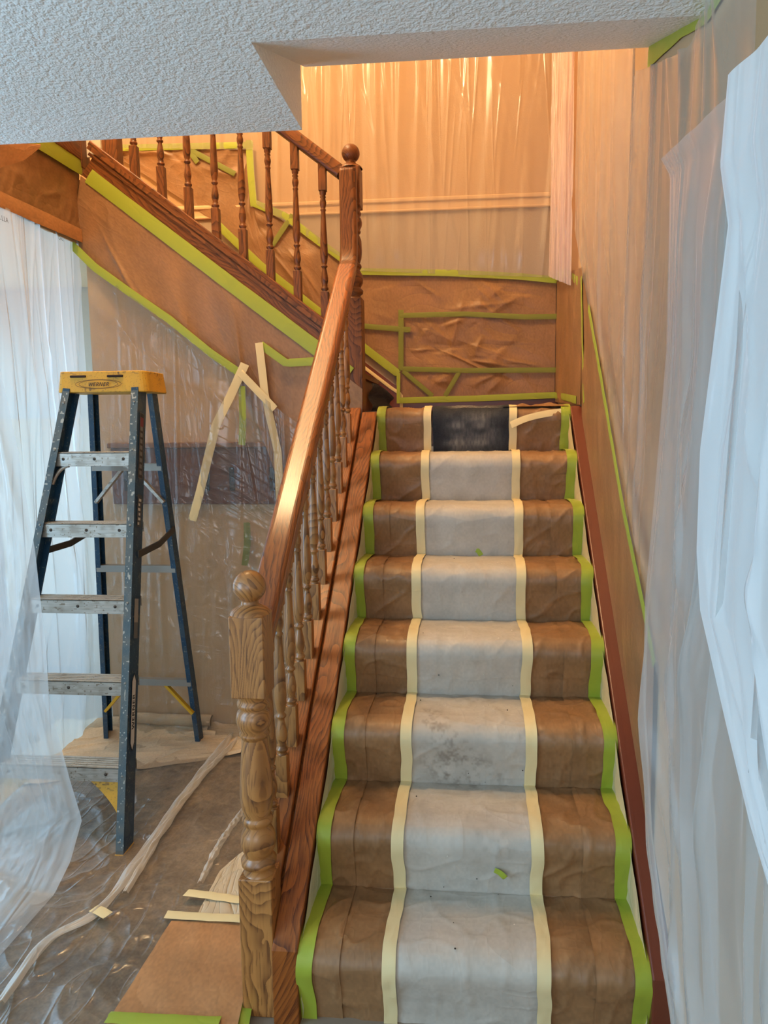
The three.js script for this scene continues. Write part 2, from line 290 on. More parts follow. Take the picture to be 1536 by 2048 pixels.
// ---------------------------------------------------------------- lower flight: carcass
{
  const t = thing('staircase', 'lower flight of stairs under masking paper, with oak and mahogany stringers', 'staircase', V(WID / 2, 0, -0.8));
  for (let k = 1; k <= 8; k++) {
    const z = -(k - 1) * RUN;
    part('riser', box(0.001, WID - 0.001, (k - 1) * RISE, k * RISE - 0.02, z - 0.018, z - 0.006), M.oakShaded, t);
    if (k < 8) part('tread', box(0.001, WID - 0.001, k * RISE - 0.025, k * RISE - 0.006, z - RUN, z + 0.012), M.oakShaded, t);
  }
  const side = (x0, x1, h, zf, zr) => {                           // a board that follows the flight between two plumb ends
    const s = new THREE.Shape([[-zf, 0], [-zf, capY(zf) + h], [-zr, capY(zr) + h], [-zr, capY(zr) + h - 0.42], [-zf + 0.25, 0]].map(([a, b]) => new THREE.Vector2(a, b)));
    const g = new THREE.ExtrudeGeometry(s, { depth: x1 - x0, bevelEnabled: true, bevelSize: 0.004, bevelThickness: 0.004, bevelSegments: 2 }); g.rotateY(Math.PI / 2); g.translate(x0, 0, 0); return g;
  };
  part('stringer', grain(side(-0.062, -0.004, -0.004, 0.034, ZL + 0.05), V(0, K, -1), 0.3), M.oakOrange, t, 'orange-brown oak stringer between balusters and stairs');
  part('wall_stringer', grain(side(WID + 0.008, XR - 0.006, -0.004, 0.045, ZL + 0.03), V(0, K, -1), 0.1), M.mahogany, t, 'dark reddish skirt board along the wall');
  part('outer_stringer', grain(side(-0.155, -0.0665, -0.03, -0.06, ZL + 0.05), V(0, K, -1), 0.7), M.oakOrange, t);
  // pale strips where plastic and cream tape cover the inner faces of the stringers
  const strip = (x, n) => ruled(along([V(x, capY(0.03) - 0.014, 0.03), V(x, capY(ZL + 0.03) - 0.014, ZL + 0.03)]), along([V(x, capY(0.03) - 0.2, 0.03), V(x, capY(ZL + 0.03) - 0.2, ZL + 0.03)]), 12, 160, V(n, 0, 0), (a, b) => 0.003 + 0.003 * ns(a * 30, b * 9));
  part('masking_strip', strip(0.0025, 1), std({ color: '#d6d2b4', roughness: 0.45, bumpMap: crinkle, bumpScale: 0.003 }), t, 'pale tape on the inner face of the oak stringer');
  part('masking_strip', strip(WID + 0.0005, -1), std({ color: '#d8c194', roughness: 0.45, bumpMap: crinkle, bumpScale: 0.004 }), t, 'crumpled cream tape on the inner face of the wall skirt');
}

// ---------------------------------------------------------------- runners on the lower flight
const stairPath = (() => {                                        // the line a sheet takes over the steps, from the floor to the landing
  const pts = [];
  for (let k = 1; k <= 8; k++) {
    const z = -(k - 1) * RUN, y = (k - 1) * RISE;
    for (const [dz, dy] of [[0.0, 0.0], [0.003, 0.025], [0.012, 0.07], [0.024, 0.112], [0.033, 0.140], [0.036, 0.155], [0.034, 0.169], [0.027, 0.182], [0.014, 0.193], [-0.006, 0.200], [-0.035, 0.204], [-0.08, 0.204], [-0.16, 0.200], [-0.222, 0.197]])
      if (!(k === 8 && dz < -0.17)) pts.push(V(0, y + dy, z + dz));
  }
  return along(pts);
})();
const pathNormal = (v) => { const a = stairPath(Math.max(0, v - 0.0015)), b = stairPath(Math.min(1, v + 0.0015)), d = b.sub(a).normalize(); return V(0, -d.z, d.y); };
function runner(x0, x1, off, amp, sd, v0 = 0, v1 = 1, nu = 24, nv = 520) {
  const L = stairPath.L;
  return sheet((u, t) => {
    const v = lerp(v0, v1, t), p = stairPath(v), n = pathNormal(v), x = lerp(x0, x1, u), s = v * L;
    const w = amp * (0.6 * ns(x * 7 + sd, s * 9) + 0.5 * ns(x * 16 + s * 9 + sd, s * 17 - x * 6) + 0.9 * (ridge(ns(x * 9 + s * 4 + sd, s * 7 - x * 5), 6) - 0.15));
    p.x = x; return p.addScaledVector(n, off + Math.max(-off + 0.001, w));
  }, nu, nv, x1 - x0, (v1 - v0) * L);
}
{
  const L = stairPath.L;
  const stain = texture(256, 1024, (u, v) => {
    const s = v * L, x = u * 0.36, n = tn(u * 9, v * 80, 9, 80), f = tn(u * 60, v * 500, 60, 500), g = tn(u * 22, v * 180, 22, 180);
    let c = [186, 178, 166]; const k = 1 + 0.06 * (n - 0.5) + 0.05 * (f - 0.5); c = c.map((q) => q * k);
    const dirt = (cs, cx, rs, rx, d) => { const e = 1 - Math.hypot((s - cs) / rs, (x - cx) / rx); if (e > 0) c = mix3(c, [110, 98, 86], 0.55 * d * sm(0, 0.7, e) * sm(0.35, 0.8, 0.4 * g + 0.3 * f + 0.3 * n)); };
    dirt(1.02, 0.12, 0.16, 0.14, 0.9); dirt(0.93, 0.20, 0.15, 0.16, 0.75); dirt(1.16, 0.07, 0.1, 0.07, 1); dirt(0.62, 0.24, 0.1, 0.12, 0.5); dirt(1.32, 0.2, 0.08, 0.16, 0.5);
    return c;
  }, { color: true, size: [0.36, L] });
  const t = thing('paper_runner', 'pale grey-beige paper runner up the middle of the carpeted stairs', 'paper', V(0.415, 0, -0.8));
  part('sheet', runner(0.235, 0.595, 0.006, 0.0035, 11, 0, 0.903, 40, 560), std({ map: stain, roughness: 0.6, bumpMap: paperCrease, bumpScale: 0.0016 }), t);
  for (let i = 0; i < 26; i++) {                                   // specks of plaster and dirt lying on the paper
    const v = rr(0.03, 0.6), x = rr(0.25, 0.58), p = stairPath(v).addScaledVector(pathNormal(v), 0.011); p.x = x;
    const g = new THREE.IcosahedronGeometry(rr(0.0012, 0.0028), 0).scale(1, 0.6, 1.2).translate(p.x, p.y, p.z);
    part('speck', g, rnd() < 0.6 ? std({ color: '#2c2621' }) : M.white, t);
  }
  const l = thing('paper_runner', 'brown masking paper on the stairs beside the oak stringer', 'paper', V(0.13, 0, -0.8));
  part('sheet', runner(0.02, 0.232, 0.004, 0.006, 3), M.kraft, l);
  part('overlap', runner(0.028, 0.105, 0.0075, 0.005, 3.1, 0, 0.72, 14, 420), M.kraft, l, 'second strip of paper over the first');
  const r = thing('paper_runner', 'brown masking paper on the stairs beside the reddish wall skirt', 'paper', V(0.72, 0, -0.8));
  part('sheet', runner(0.60, 0.838, 0.004, 0.006, 27), M.kraft, r);
  part('overlap', runner(0.725, 0.83, 0.0075, 0.005, 27.1, 0, 0.8, 14, 420), M.kraft, r, 'second strip of paper over the first');
  const stairTape = (x, w, off, v0, v1, wob, sd) => {
    const nv = Math.round(460 * (v1 - v0));
    return sheet((u, t) => { const v = lerp(v0, v1, t), s = v * L, p = stairPath(v), n = pathNormal(v), c = x + wob * ns(s * 5 + sd, 2) + wob * 0.6 * ns(s * 14 + sd); p.x = c + (u - 0.5) * w; return p.addScaledVector(n, off + 0.002 * ns(s * 18 + sd, u * 2)); }, 4, nv, w, (v1 - v0) * L);
  };
  const tp = (name, label, x, w, off, mat, sd, v0 = 0, v1 = 0.985, wob = 0.006) => solo(name, label, 'tape', stairTape(x, w, off, v0, v1, wob, sd), mat);
  tp('painters_tape', 'green painters tape edging the stair paper along the oak stringer', 0.020, 0.040, 0.013, M.green, 2);
  tp('painters_tape', 'green painters tape edging the stair paper along the reddish skirt', 0.832, 0.042, 0.013, M.green, 5, 0, 0.985, 0.008);
  tp('masking_tape', 'cream masking tape joining the middle runner to the paper by the oak stringer', 0.228, 0.034, 0.0125, M.cream, 8);
  tp('masking_tape', 'cream masking tape joining the middle runner to the paper by the reddish skirt', 0.604, 0.034, 0.0125, M.cream, 14);
  // dark cloth on the top riser
  const cloth = texture(256, 256, (u, v) => { const n = tn(u * 60, v * 12, 60, 12), f = tn(u * 120, v * 120, 120, 120), g = tn(u * 7, v * 9, 7, 9); const e = sm(0.02, 0.3, u) * sm(0.98, 0.6, u) * sm(1, 0.75, v); return mix3([34, 38, 46], [120, 116, 112], clamp(e * (0.3 + 0.9 * g) * (0.6 + 0.5 * n) + 0.12 * (f - 0.5))); }, { color: true, size: [0.37, 0.24] });
  solo('dark_cloth', 'worn charcoal carpet patch bared on the top riser below the landing', 'carpet', runner(0.25, 0.60, 0.010, 0.004, 50, 0.885, 0.985, 40, 70), std({ map: cloth, roughness: 0.9, bumpMap: fine, bumpScale: 0.002 }));
  // torn flap of cream tape at the top
  solo('masking_tape', 'loose cream tape slanting over the paper at the top riser corner', 'tape', tape([onZ(1022, 850, ZL + 0.05), onZ(1050, 838, ZL + 0.05), onZ(1090, 828, ZL + 0.04), onZ(1135, 822, ZL + 0.03)], 0.03, V(0, 0.3, 1)), M.cream);
  solo('crumpled_paper', 'crumpled end of brown paper lying on the landing edge by the reddish skirt', 'paper', sheet((u, v) => V(lerp(0.56, 0.845, u), LAND + 0.012 + 0.022 * Math.sin(Math.PI * clamp(v)) * (0.55 + 0.8 * ns(u * 6, v * 3)) * sm(0, 0.2, u), lerp(ZL + 0.02, ZL - 0.22, v)), 40, 24, 0.3, 0.25), M.kraft);
  // green scraps
  const scrap = (px, py, v, label, w) => { const n = pathNormal(v), p = stairPath(v); const q = hit(px, py, 'z', p.z + n.z * 0.014); return solo('tape_scrap', label, 'tape scrap', tape([q.clone().add(V(-w, 0.006, 0)), q.clone().add(V(0, 0, 0.001)), q.clone().add(V(w, -0.012, 0))], 0.018, n, { rough: 0.004, n: 8 }), M.green); };
  scrap(957, 1103, 0.545, 'small dark green scrap of tape on the paper of the upper steps', 0.008);
  scrap(1000, 1745, 0.155, 'crumpled green scrap of tape on the paper of the lower steps', 0.014);
}

// ---------------------------------------------------------------- turned posts and balusters
const sq = (x, z, w, y0, y1, mat, r = 0.004) => grain(new RoundedBoxGeometry(w, y1 - y0, w, 2, r).translate(x, (y0 + y1) / 2, z), V(0, 1, 0), rnd() * 3);
function newel(t, x, z, y0, B, C, D, w, mat) {                      // y0 foot, B top of the lower block, C foot of the upper block, D its top
  const n = thing === null ? null : new THREE.Group();
  n.name = 'newel_post'; t.add(n); BASE.set(n, BASE.get(t));
  part('lower_block', sq(x, z, w, y0, B, mat), mat, n);
  const h = C - B, R = w / 2, P = [[R * 1.0, -0.004], [R * 0.72, 0.012], [R * 1.02, 0.022], [R * 1.05, 0.034], [R * 0.85, 0.044], [R * 0.8, 0.05], [R * 1.0, 0.066], [R * 1.05, 0.085], [R * 0.95, 0.106], [R * 0.72, 0.124], [R * 0.86, 0.132], [R * 0.92, 0.140], [R * 0.86, 0.148], [R * 0.74, 0.153], [R * 0.92, 0.175], [R * 0.98, 0.21], [R * 0.94, 0.25]];
  const Q = [[R * 0.74, h - 0.115], [R * 0.72, h - 0.112], [R * 0.86, h - 0.106], [R * 0.88, h - 0.1], [R * 0.8, h - 0.093], [R * 0.98, h - 0.078], [R * 1.04, h - 0.062], [R * 0.96, h - 0.046], [R * 0.78, h - 0.038], [R * 0.92, h - 0.030], [R * 0.95, h - 0.022], [R * 0.84, h - 0.014], [R * 0.9, h - 0.006], [R * 0.98, h + 0.004]];
  part('turned_shaft', grain(lathe([...P, ...Q], x, z, B, 28), V(0, 1, 0), 0.9), mat, n);
  part('upper_block', sq(x, z, w, C, D, mat), mat, n);
  part('collar', grain(lathe([[R * 1.16, 0], [R * 1.06, 0.008], [R * 0.8, 0.016], [R * 0.52, 0.022], [R * 0.48, 0.030], [R * 0.52, 0.036]], x, z, D, 28), V(0, 1, 0), 0.2), mat, n);
  part('ball', grain(new THREE.SphereGeometry(0.0395, 32, 24).translate(x, D + 0.066, z), V(0.3, 0.2, 1), 0.11), mat, n);
  return n;
}
function balusterGeo(len, bot, top) {                             // turned spindle; its square blocks are bot and top long
  const a = bot, b = len - top, T = [[0.0155, a - 0.002], [0.011, a + 0.004], [0.0165, a + 0.010], [0.017, a + 0.016], [0.0115, a + 0.022], [0.0135, a + 0.026], [0.011, a + 0.03], [0.0155, a + 0.045], [0.0165, a + 0.058], [0.0135, a + 0.078], [0.0095, a + 0.098], [0.009, a + 0.103], [0.0145, a + 0.108], [0.015, a + 0.113], [0.0095, a + 0.119], [0.0125, a + 0.128], [0.0165, a + 0.15], [0.017, a + 0.175], [0.0155, a + 0.22],
    [0.0105, b - 0.095], [0.010, b - 0.085], [0.0135, b - 0.080], [0.010, b - 0.074], [0.0105, b - 0.07], [0.0145, b - 0.055], [0.0145, b - 0.045], [0.0105, b - 0.03], [0.0145, b - 0.025], [0.0105, b - 0.019], [0.0145, b - 0.013], [0.0145, b - 0.008], [0.0155, b + 0.002]];
  const W = 0.034, sqb = (y0, y1) => new RoundedBoxGeometry(W, y1 - y0, W, 1, 0.002).translate(0, (y0 + y1) / 2, 0);
  return merge([lathe(T, 0, 0, 0, 14), sqb(-0.05, a), sqb(b, len + 0.01)]);
}
const XB = -0.108, railY = (z) => 1.057 + K * (-0.14 - z) - 0.008;
const up = V(0, K, -1).normalize();
{
  const t = thing('stair_railing', 'oak railing of the lower flight with ball-topped newel post and turned balusters', 'railing', V(XB, 0, -0.02));
  newel(t, XB, -0.022, 0, 0.372, 0.838, 1.040, 0.085, M.oak);
  part('shoe_rail', grain(beam(V(XB, capY(-0.06) - 0.006, -0.06), V(XB, capY(ZL + 0.02) - 0.006, ZL + 0.02), roundRect(0.07, 0.022, 0.005), V(1, 0, 0)), up, 0.4), M.oakOrange, t);
  const sec = roundRect(0.078, 0.056, 0.017, 5);
  const zA = -0.062, zE = -1.50;
  part('handrail', grain(beam(V(XB, railY(zA) - 0.03, zA), V(XB, railY(zE) - 0.03, zE), sec, V(1, 0, 0)), up, 0.05), M.rail, t, 'thick varnished oak handrail');
  { // gooseneck: the rail bends plumb before the upper newel
    const a = V(XB, railY(zE) - 0.03, zE), pts = [a.clone().addScaledVector(up, -0.02), a, a.clone().addScaledVector(up, 0.045), V(XB, a.y + 0.085, zE - 0.058), V(XB, a.y + 0.16, zE - 0.066), V(XB, a.y + 0.30, zE - 0.066), V(XB, 2.585, zE - 0.066)];
    const c = new THREE.CatmullRomCurve3(pts, false, 'centripetal'), n = 40, P = [], I = [], S = roundRect(0.074, 0.052, 0.016, 5), m = S.length;
    for (let i = 0; i <= n; i++) { const p = c.getPointAt(i / n), d = c.getTangentAt(i / n), nn = V(1, 0, 0).cross(d).normalize().negate(); for (const [sx, sy] of S) { const q = p.clone().add(V(sx, 0, 0)).addScaledVector(nn, -sy); P.push(q.x, q.y, q.z); } }
    for (let i = 0; i < n; i++) for (let k = 0; k < m; k++) { const q = i * m + k, r = i * m + (k + 1) % m; I.push(q, r, q + m, r, r + m, q + m); }
    for (let k = 1; k < m - 1; k++) I.push(n * m, n * m + k, n * m + k + 1);
    const g = new THREE.BufferGeometry(); g.setAttribute('position', new THREE.Float32BufferAttribute(P, 3)); g.setIndex(I); g.computeVertexNormals();
    part('gooseneck', grain(g, V(0, 1, 0), 0.6), M.oakShaded, t, 'shade-darkened upright end of the handrail in front of the upper newel');
  }
  for (let k = 0; k < 12; k++) {
    const z = -0.148 - k * RUN / 2, y = capY(z) + 0.004, len = railY(z) - 0.055 - y;
    part('baluster', grain(balusterGeo(len, 0.115, 0.10).translate(XB, y, z), V(0, 1, 0), rnd() * 3), M.oak, t);
  }
}
const KU = 0.768, upBase = (x) => 1.970 + KU * (-0.235 - x);          // top of the upper shoe rail
{
  const t = thing('stair_railing', 'shade-darkened oak railing of the upper flight with ball-topped newel on the landing', 'railing', V(XB, LAND, ZU));
  newel(t, XB, ZU, LAND - 0.45, 2.06, 2.45, 2.615, 0.088, M.oakShaded);
  const dirU = V(-1, KU, 0).normalize(), zc = ZU + 0.005;
  const b0 = V(-0.155, upBase(-0.155) - 0.012, zc), b1 = V(-1.285, upBase(-1.285) - 0.012, zc);
  part('shoe_rail', grain(beam(b0, b1, roundRect(0.07, 0.022, 0.005), V(0, 0, 1)), dirU, 0.4), M.oakShaded, t);
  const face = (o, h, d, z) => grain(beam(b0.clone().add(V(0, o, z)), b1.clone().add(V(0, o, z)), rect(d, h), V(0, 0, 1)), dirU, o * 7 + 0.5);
  part('stringer', face(-0.085, 0.135, 0.05, 0.012), M.oakShaded, t, 'oak stringer face of the upper flight');
  part('moulding', merge([face(-0.022, 0.018, 0.068, 0.014), face(-0.05, 0.014, 0.058, 0.014)]), M.oakShaded, t);
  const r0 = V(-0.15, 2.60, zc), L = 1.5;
  part('handrail', grain(beam(r0, r0.clone().addScaledVector(dirU, L), roundRect(0.065, 0.056, 0.016, 5), V(0, 0, 1)), dirU, 0.9), M.oakShaded, t);
  for (let k = 0; k < 9; k++) {
    const x = -0.235 - k * 0.1225, y = upBase(x) + 0.003, len = r0.y - 0.035 + KU * (r0.x - x) - y;
    part('baluster', grain(balusterGeo(len, 0.12, 0.105).translate(x, y, zc), V(0, 1, 0), rnd() * 3), M.oakShaded, t);
  }
}
{ // upper flight carcass between the railing and the back wall
  const t = thing('staircase', 'upper flight of stairs rising from the landing behind the railing', 'staircase', V(-0.2, LAND, -2.1));
  for (let k = 1; k <= 5; k++) {
    const x = -0.13 - (k - 1) * 0.247, y = LAND + (k - 1) * 0.1945;
    part('riser', box(x - 0.015, x, y, y + 0.17, ZB + 0.03, ZU - 0.066), k === 1 ? M.oakShaded : M.kraft, t);
    part('tread', box(x - 0.26, x + 0.02, y + 0.17, y + 0.1945, ZB + 0.03, ZU - 0.066), M.oakShaded, t);
  }
  const sk = new THREE.Shape([[0.03, LAND], [0.03, 1.70], [-0.03, 1.735], [-1.34, 1.735 + 1.31 * KU], [-1.34, 1.5 + 1.31 * KU], [-0.05, LAND]].map(([a, b]) => new THREE.Vector2(a, b)));
  part('wall_skirt', grain(new THREE.ExtrudeGeometry(sk, { depth: 0.018, bevelEnabled: false }).translate(0, 0, ZB + 0.002), V(-1, KU, 0), 0.3), M.mahogany, t, 'reddish skirt board on the stairwell wall');
  part('skirt_edge', tape([V(0.015, LAND + 0.01, ZB + 0.024), V(0.015, 1.675, ZB + 0.024), V(-0.04, 1.71, ZB + 0.024), V(-0.22, 1.71 + 0.18 * KU, ZB + 0.024)], 0.018, V(0, 0, 1), { smooth: false }), M.cream, t, 'pale edge of the masking on the skirt');
  part('cloth_fold', sheet((u, v) => V(-0.115 + 0.09 * u + 0.012 * Math.sin(v * 9), LAND + 0.01 + 0.15 * v * (1 - 0.4 * u * u), -2.2 - 0.2 * u + 0.02 * ns(u * 5, v * 6)), 12, 16, 0.1, 0.17), std({ color: '#343a42', roughness: 0.9, bumpMap: fine, bumpScale: 0.002 }), t, 'dark carpet showing on the first upper step');
}

// ---------------------------------------------------------------- masking paper on walls
function creases(sd, n, S, T, amp, len = 0.35) {                     // sharp folds of crumpled paper over an area of S by T metres
  seed = sd * 7919 + 13; const f = [];
  for (let k = 0; k < n; k++) { const a = rr(-0.9, 0.9) + (rnd() < 0.3 ? 1.57 : 0); f.push([rnd() * S, rnd() * T, Math.cos(a), Math.sin(a), rr(0.3, 1) * len, rr(0.012, 0.045), (rnd() < 0.75 ? 1 : -0.7) * rr(0.3, 1) * amp]); }
  return (s, t) => { let h = 0; for (const [x, y, c, q, L, w, A] of f) { const dx = s - x, dy = t - y, p = (dx * c + dy * q) / L; if (p < -1 || p > 1) continue; const d = Math.abs(-dx * q + dy * c) / w; if (d < 5) h += A * (1 - p * p) * Math.exp(-d); } return h; };
}
const wrinkle = (amp, sd, f = 1) => (s, t) => amp * (0.9 * ns(s * 3 * f + sd, t * 3 * f) + 0.7 * (ridge(ns(s * 4 * f + t * 3 * f + sd, t * 6 * f - s * 3 * f), 5) - 0.2) + 0.35 * (ridge(ns(s * 9 * f - t * 6 * f + sd, t * 9 * f + s * 5 * f), 6) - 0.2));
const WEDGE = [[1168, 560], [1178, 615], [1205, 770], [1240, 975], [1265, 1105], [1288, 1215], [1310, 1330]];
const ZP = ZB + 0.012;
const creaseLanding = creases(4, 80, 1.15, 0.75, 0.011, 0.22), creaseUpper = creases(8, 80, 0.4, 2.0, 0.014, 0.22), creaseSide = creases(12, 16, 0.6, 0.9, 0.010), creaseHang = creases(21, 16, 0.6, 1.7, 0.014, 0.4);
{
  const P = (px, py, z = ZP) => onZ(px, py, z);
  solo('masking_paper', 'crumpled brown masking paper on the stairwell wall above the landing', 'paper', ruled(along([P(715, 545), P(735, 700), P(792, 752), P(796, 803)]), along([V(XR - 0.02, 2.31, ZP), V(XR - 0.02, 1.64, ZP)]), 150, 100, V(0, 0, 1), (s, t, u, v) => 0.012 + (0.010 * ns(s * 3, t * 3) + creaseLanding(s, t)) * Math.sin(Math.PI * clamp(u, 0.02, 0.98)) * (0.3 + sm(0, 0.15, v) * sm(1, 0.85, v))), M.kraft);
  solo('masking_paper', 'brown masking paper on the stairwell wall behind the upper balusters', 'paper', ruled(along([P(150, 240), P(240, 292), P(500, 290), P(506, 405), P(640, 482), P(720, 545)]), along([P(150, 262), P(260, 330), P(440, 450), P(520, 525), P(640, 620), P(735, 705)]), 50, 130, V(0, 0, 1), (s, t) => 0.012 + 0.010 * ns(s * 3, t * 3) + creaseUpper(s, t)), M.kraft);
  solo('masking_paper', 'brown masking paper on the right-hand wall beside the landing', 'paper', ruled(along([V(XR - 0.012, 2.31, ZB + 0.02), V(XR - 0.012, 2.15, -1.56)]), along([V(XR - 0.012, 1.62, ZB + 0.02), V(XR - 0.012, 1.575, -1.56)]), 30, 40, V(-1, 0, 0), (s, t) => 0.004 + creaseSide(s, t)), M.kraft);
  solo('masking_paper', 'tall wedge of brown masking paper on the wall above the reddish skirt', 'paper', ruled(along(WEDGE.map(([p, q]) => onX(p, q, XR - 0.012))), along(WEDGE.map(([p, q]) => { const w = onX(p, q, XR - 0.012); return V(XR - 0.008, Math.min(w.y, Math.max(w.z < -1.62 ? 1.58 : 0, capY(w.z) + 0.002)), w.z); })), 24, 120, V(-1, 0, 0), (s, t, u) => 0.003 + Math.max(0, 0.016 * ns(s * 4, t * 2.3 + 3) * Math.sin(Math.PI * u))), M.kraft);
  // paper below the upper stringer
  const zf = ZU + 0.045, T1 = [[162, 352], [275, 432], [480, 598], [640, 712], [725, 778]], B1 = [[145, 486], [210, 545], [340, 640], [480, 748], [555, 960], [720, 1010]];
  solo('masking_paper', 'brown masking paper hanging below the taped stringer of the upper flight', 'paper', ruled(along(T1.map(([a, b]) => onZ(a, b, zf))), along(B1.map(([a, b]) => onZ(a, b, zf))), 60, 120, V(0, 0, 1), (s, t, u) => 0.004 + u * (0.03 * (ridge(ns(t * 3.3 + 0.6 * s + 1.3, s * 0.8), 3) - 0.3) + 0.008 * ns(s * 4, t * 3) + creaseHang(s, t))), M.kraft);
  // header paper on the edge of the upper hall floor
  const xh = XH + 0.012;
  solo('masking_paper', 'shaded brown masking paper on the header above the bright plastic', 'paper', ruled(along([V(xh, 2.66, -1.63), V(xh, 2.66, -0.8)]), along([V(xh, 2.335, -1.6), V(xh, 2.32, -0.8)]), 30, 60, V(1, 0, 0), (s, t) => 0.003 + wrinkle(0.006, 30)(s, t)), M.kraft);
  part('header_band', tape([V(xh, 2.36, -1.6), V(xh, 2.352, -1.2), V(xh, 2.345, -0.8)], 0.06, V(1, 0, 0), { lift: 0.012 }), M.kraftTan, scene.children[scene.children.length - 1], 'lighter folded edge of the paper');
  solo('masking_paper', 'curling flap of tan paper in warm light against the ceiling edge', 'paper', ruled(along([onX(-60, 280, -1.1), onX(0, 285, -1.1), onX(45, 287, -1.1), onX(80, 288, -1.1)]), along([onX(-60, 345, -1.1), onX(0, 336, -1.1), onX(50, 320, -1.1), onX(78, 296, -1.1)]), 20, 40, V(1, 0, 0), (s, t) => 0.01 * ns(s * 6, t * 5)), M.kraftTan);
}
// ---------------------------------------------------------------- green and cream tapes on walls
{
  const z = ZP + 0.030, Z = V(0, 0, 1), P = (a) => a.map(([x, y]) => onZ(x, y, z));
  const wallTape = (label, pts, w, m = M.green, o) => solo('painters_tape', label, 'tape', tape(P(pts), w, Z, { smooth: false, ...o }), m);
  wallTape('green tape along the top edge of the paper above the landing', [[712, 543], [900, 546], [1040, 553], [1112, 560]], 0.036);
  wallTape('green tape along the foot of the paper above the baseboard', [[796, 801], [950, 797], [1115, 790]], 0.034);
  wallTape('green tape along the upper seam of the crumpled paper patch', [[800, 631], [930, 628], [1050, 634], [1116, 633]], 0.028, M.greenFaint);
  wallTape('green tape along the lower seam of the crumpled paper patch', [[806, 738], [930, 741], [1112, 740]], 0.028, M.greenFaint);
  wallTape('upright green tape at the side of the crumpled paper patch', [[802, 620], [802, 742]], 0.030, M.greenFaint);
  wallTape('short green tape between the upper newel and the upright tape', [[724, 652], [820, 660]], 0.030, M.greenFaint);
  wallTape('slanting green tape below the crumpled patch', [[806, 742], [865, 792]], 0.026, M.greenFaint);
  wallTape('short slanting green tape meeting the baseboard tape', [[918, 745], [890, 792]], 0.026, M.greenFaint);
  wallTape('green tape following the reddish skirt up the stairwell wall', [[797, 748], [732, 698], [520, 530], [436, 450]], 0.044);
  wallTape('narrow upright green tape at the end of the reddish skirt', [[797, 746], [797, 806]], 0.02);
  wallTape('green tape along the top of the paper behind the upper balusters', [[238, 296], [370, 293], [506, 290]], 0.035);
  wallTape('upright green tape at the corner of the paper behind the upper balusters', [[498, 280], [502, 350], [508, 412]], 0.04);
  wallTape('stepped green tape on the edge of the paper by the upper newel', [[505, 405], [570, 432], [640, 485], [690, 522]], 0.04);
  wallTape('faint green cross strip on the paper behind the balusters', [[395, 325], [372, 292]], 0.03, M.greenFaint);
  wallTape('slanting green seam on the paper behind the balusters', [[380, 300], [470, 348]], 0.03, M.greenFaint);
  wallTape('short green seam in the middle of the paper behind the balusters', [[545, 490], [585, 430]], 0.03, M.greenFaint);
  wallTape('upright green tape at the end of the paper behind the first upper baluster', [[236, 280], [240, 322]], 0.03, M.greenFaint);
  const X = V(-1, 0, 0), xt = XR - 0.017, PX = (a) => a.map(([x, y]) => onX(x, y, xt));
  const rightTape = (label, pts, w, m = M.green) => solo('painters_tape', label, 'tape', tape(pts, w, X, { smooth: false }), m);
  rightTape('green tape on the right wall over the top of the landing paper', [V(xt, 2.30, ZB + 0.03), V(xt, 2.24, -2.1), V(xt, 2.12, -1.7)], 0.036);
  rightTape('green tape on the right wall at the foot of the landing paper', [V(xt, 1.655, ZB + 0.03), V(xt, 1.63, -2.1), V(xt, 1.60, -1.68)], 0.034);
  rightTape('upright green tape where the landing paper meets the stair wedge', PX([[1163, 555], [1165, 660], [1168, 806]]), 0.035);
  rightTape('long green tape running down the wall beside the stair wedge', WEDGE.slice(1).map(([a, b]) => onX(a, b, XR - 0.048)), 0.032);
  rightTape('dull green tape along the joint of ceiling slope and wall', [V(XR - 0.004, 2.47, -0.478), V(XR - 0.004, 2.44, -0.36), V(XR - 0.004, 2.385, -0.15), V(XR - 0.004, 2.315, 0.05), V(XR - 0.004, 2.30, 0.6)], 0.055, M.green);
  const zf = ZU + 0.052, PF = (a) => a.map(([x, y]) => onZ(x, y, zf));
  const frontTape = (name, label, pts, w, m, zz = 0) => solo(name, label, 'tape', tape(pts.map(([x, y]) => onZ(x, y, zf + zz)), w, Z, { smooth: false }), m);
  frontTape('painters_tape', 'broad bright green tape below the oak stringer of the upper flight', [[178, 352], [275, 426], [480, 582], [640, 702], [700, 748]], 0.065, M.green);
  frontTape('painters_tape', 'green tape along the lower edge of the paper under the upper flight', [[142, 488], [190, 535], [260, 585], [340, 640], [420, 705], [482, 748]], 0.036, M.green, 0.028);
  frontTape('painters_tape', 'angled green tape on the paper close to the handrail', [[522, 690], [572, 726], [640, 722]], 0.036, M.green, 0.02);
  frontTape('masking_tape', 'cream tape slanting across the paper towards the handrail', [[480, 745], [550, 818]], 0.034, M.cream, 0.035);
  frontTape('masking_tape', 'upright cream tape hanging from the paper beside the handrail', [[518, 686], [530, 790], [556, 905], [560, 1000]], 0.036, M.cream, 0.03);
  frontTape('masking_tape', 'long cream tape curving down across the plastic and the coat rack', [[490, 728], [462, 790], [432, 850], [415, 920], [400, 985], [385, 1040]], 0.040, M.cream, 0.033);
  frontTape('painters_tape', 'pointed green tape dangling above the coat rack', [[484, 772], [486, 840], [484, 890]], 0.032, M.green, 0.025);
  frontTape('painters_tape', 'green tape caught under the plastic below the coat rack', [[494, 1045], [495, 1085], [490, 1130]], 0.032, M.greenFaint, -0.008);
  solo('painters_tape', 'green tape under the edge of the hall header', 'tape', tape([V(XH + 0.03, 2.66, -1.62), V(XH + 0.03, 2.655, -1.2), V(XH + 0.03, 2.65, -0.8)], 0.07, V(1, 0, 0)), M.green);
}
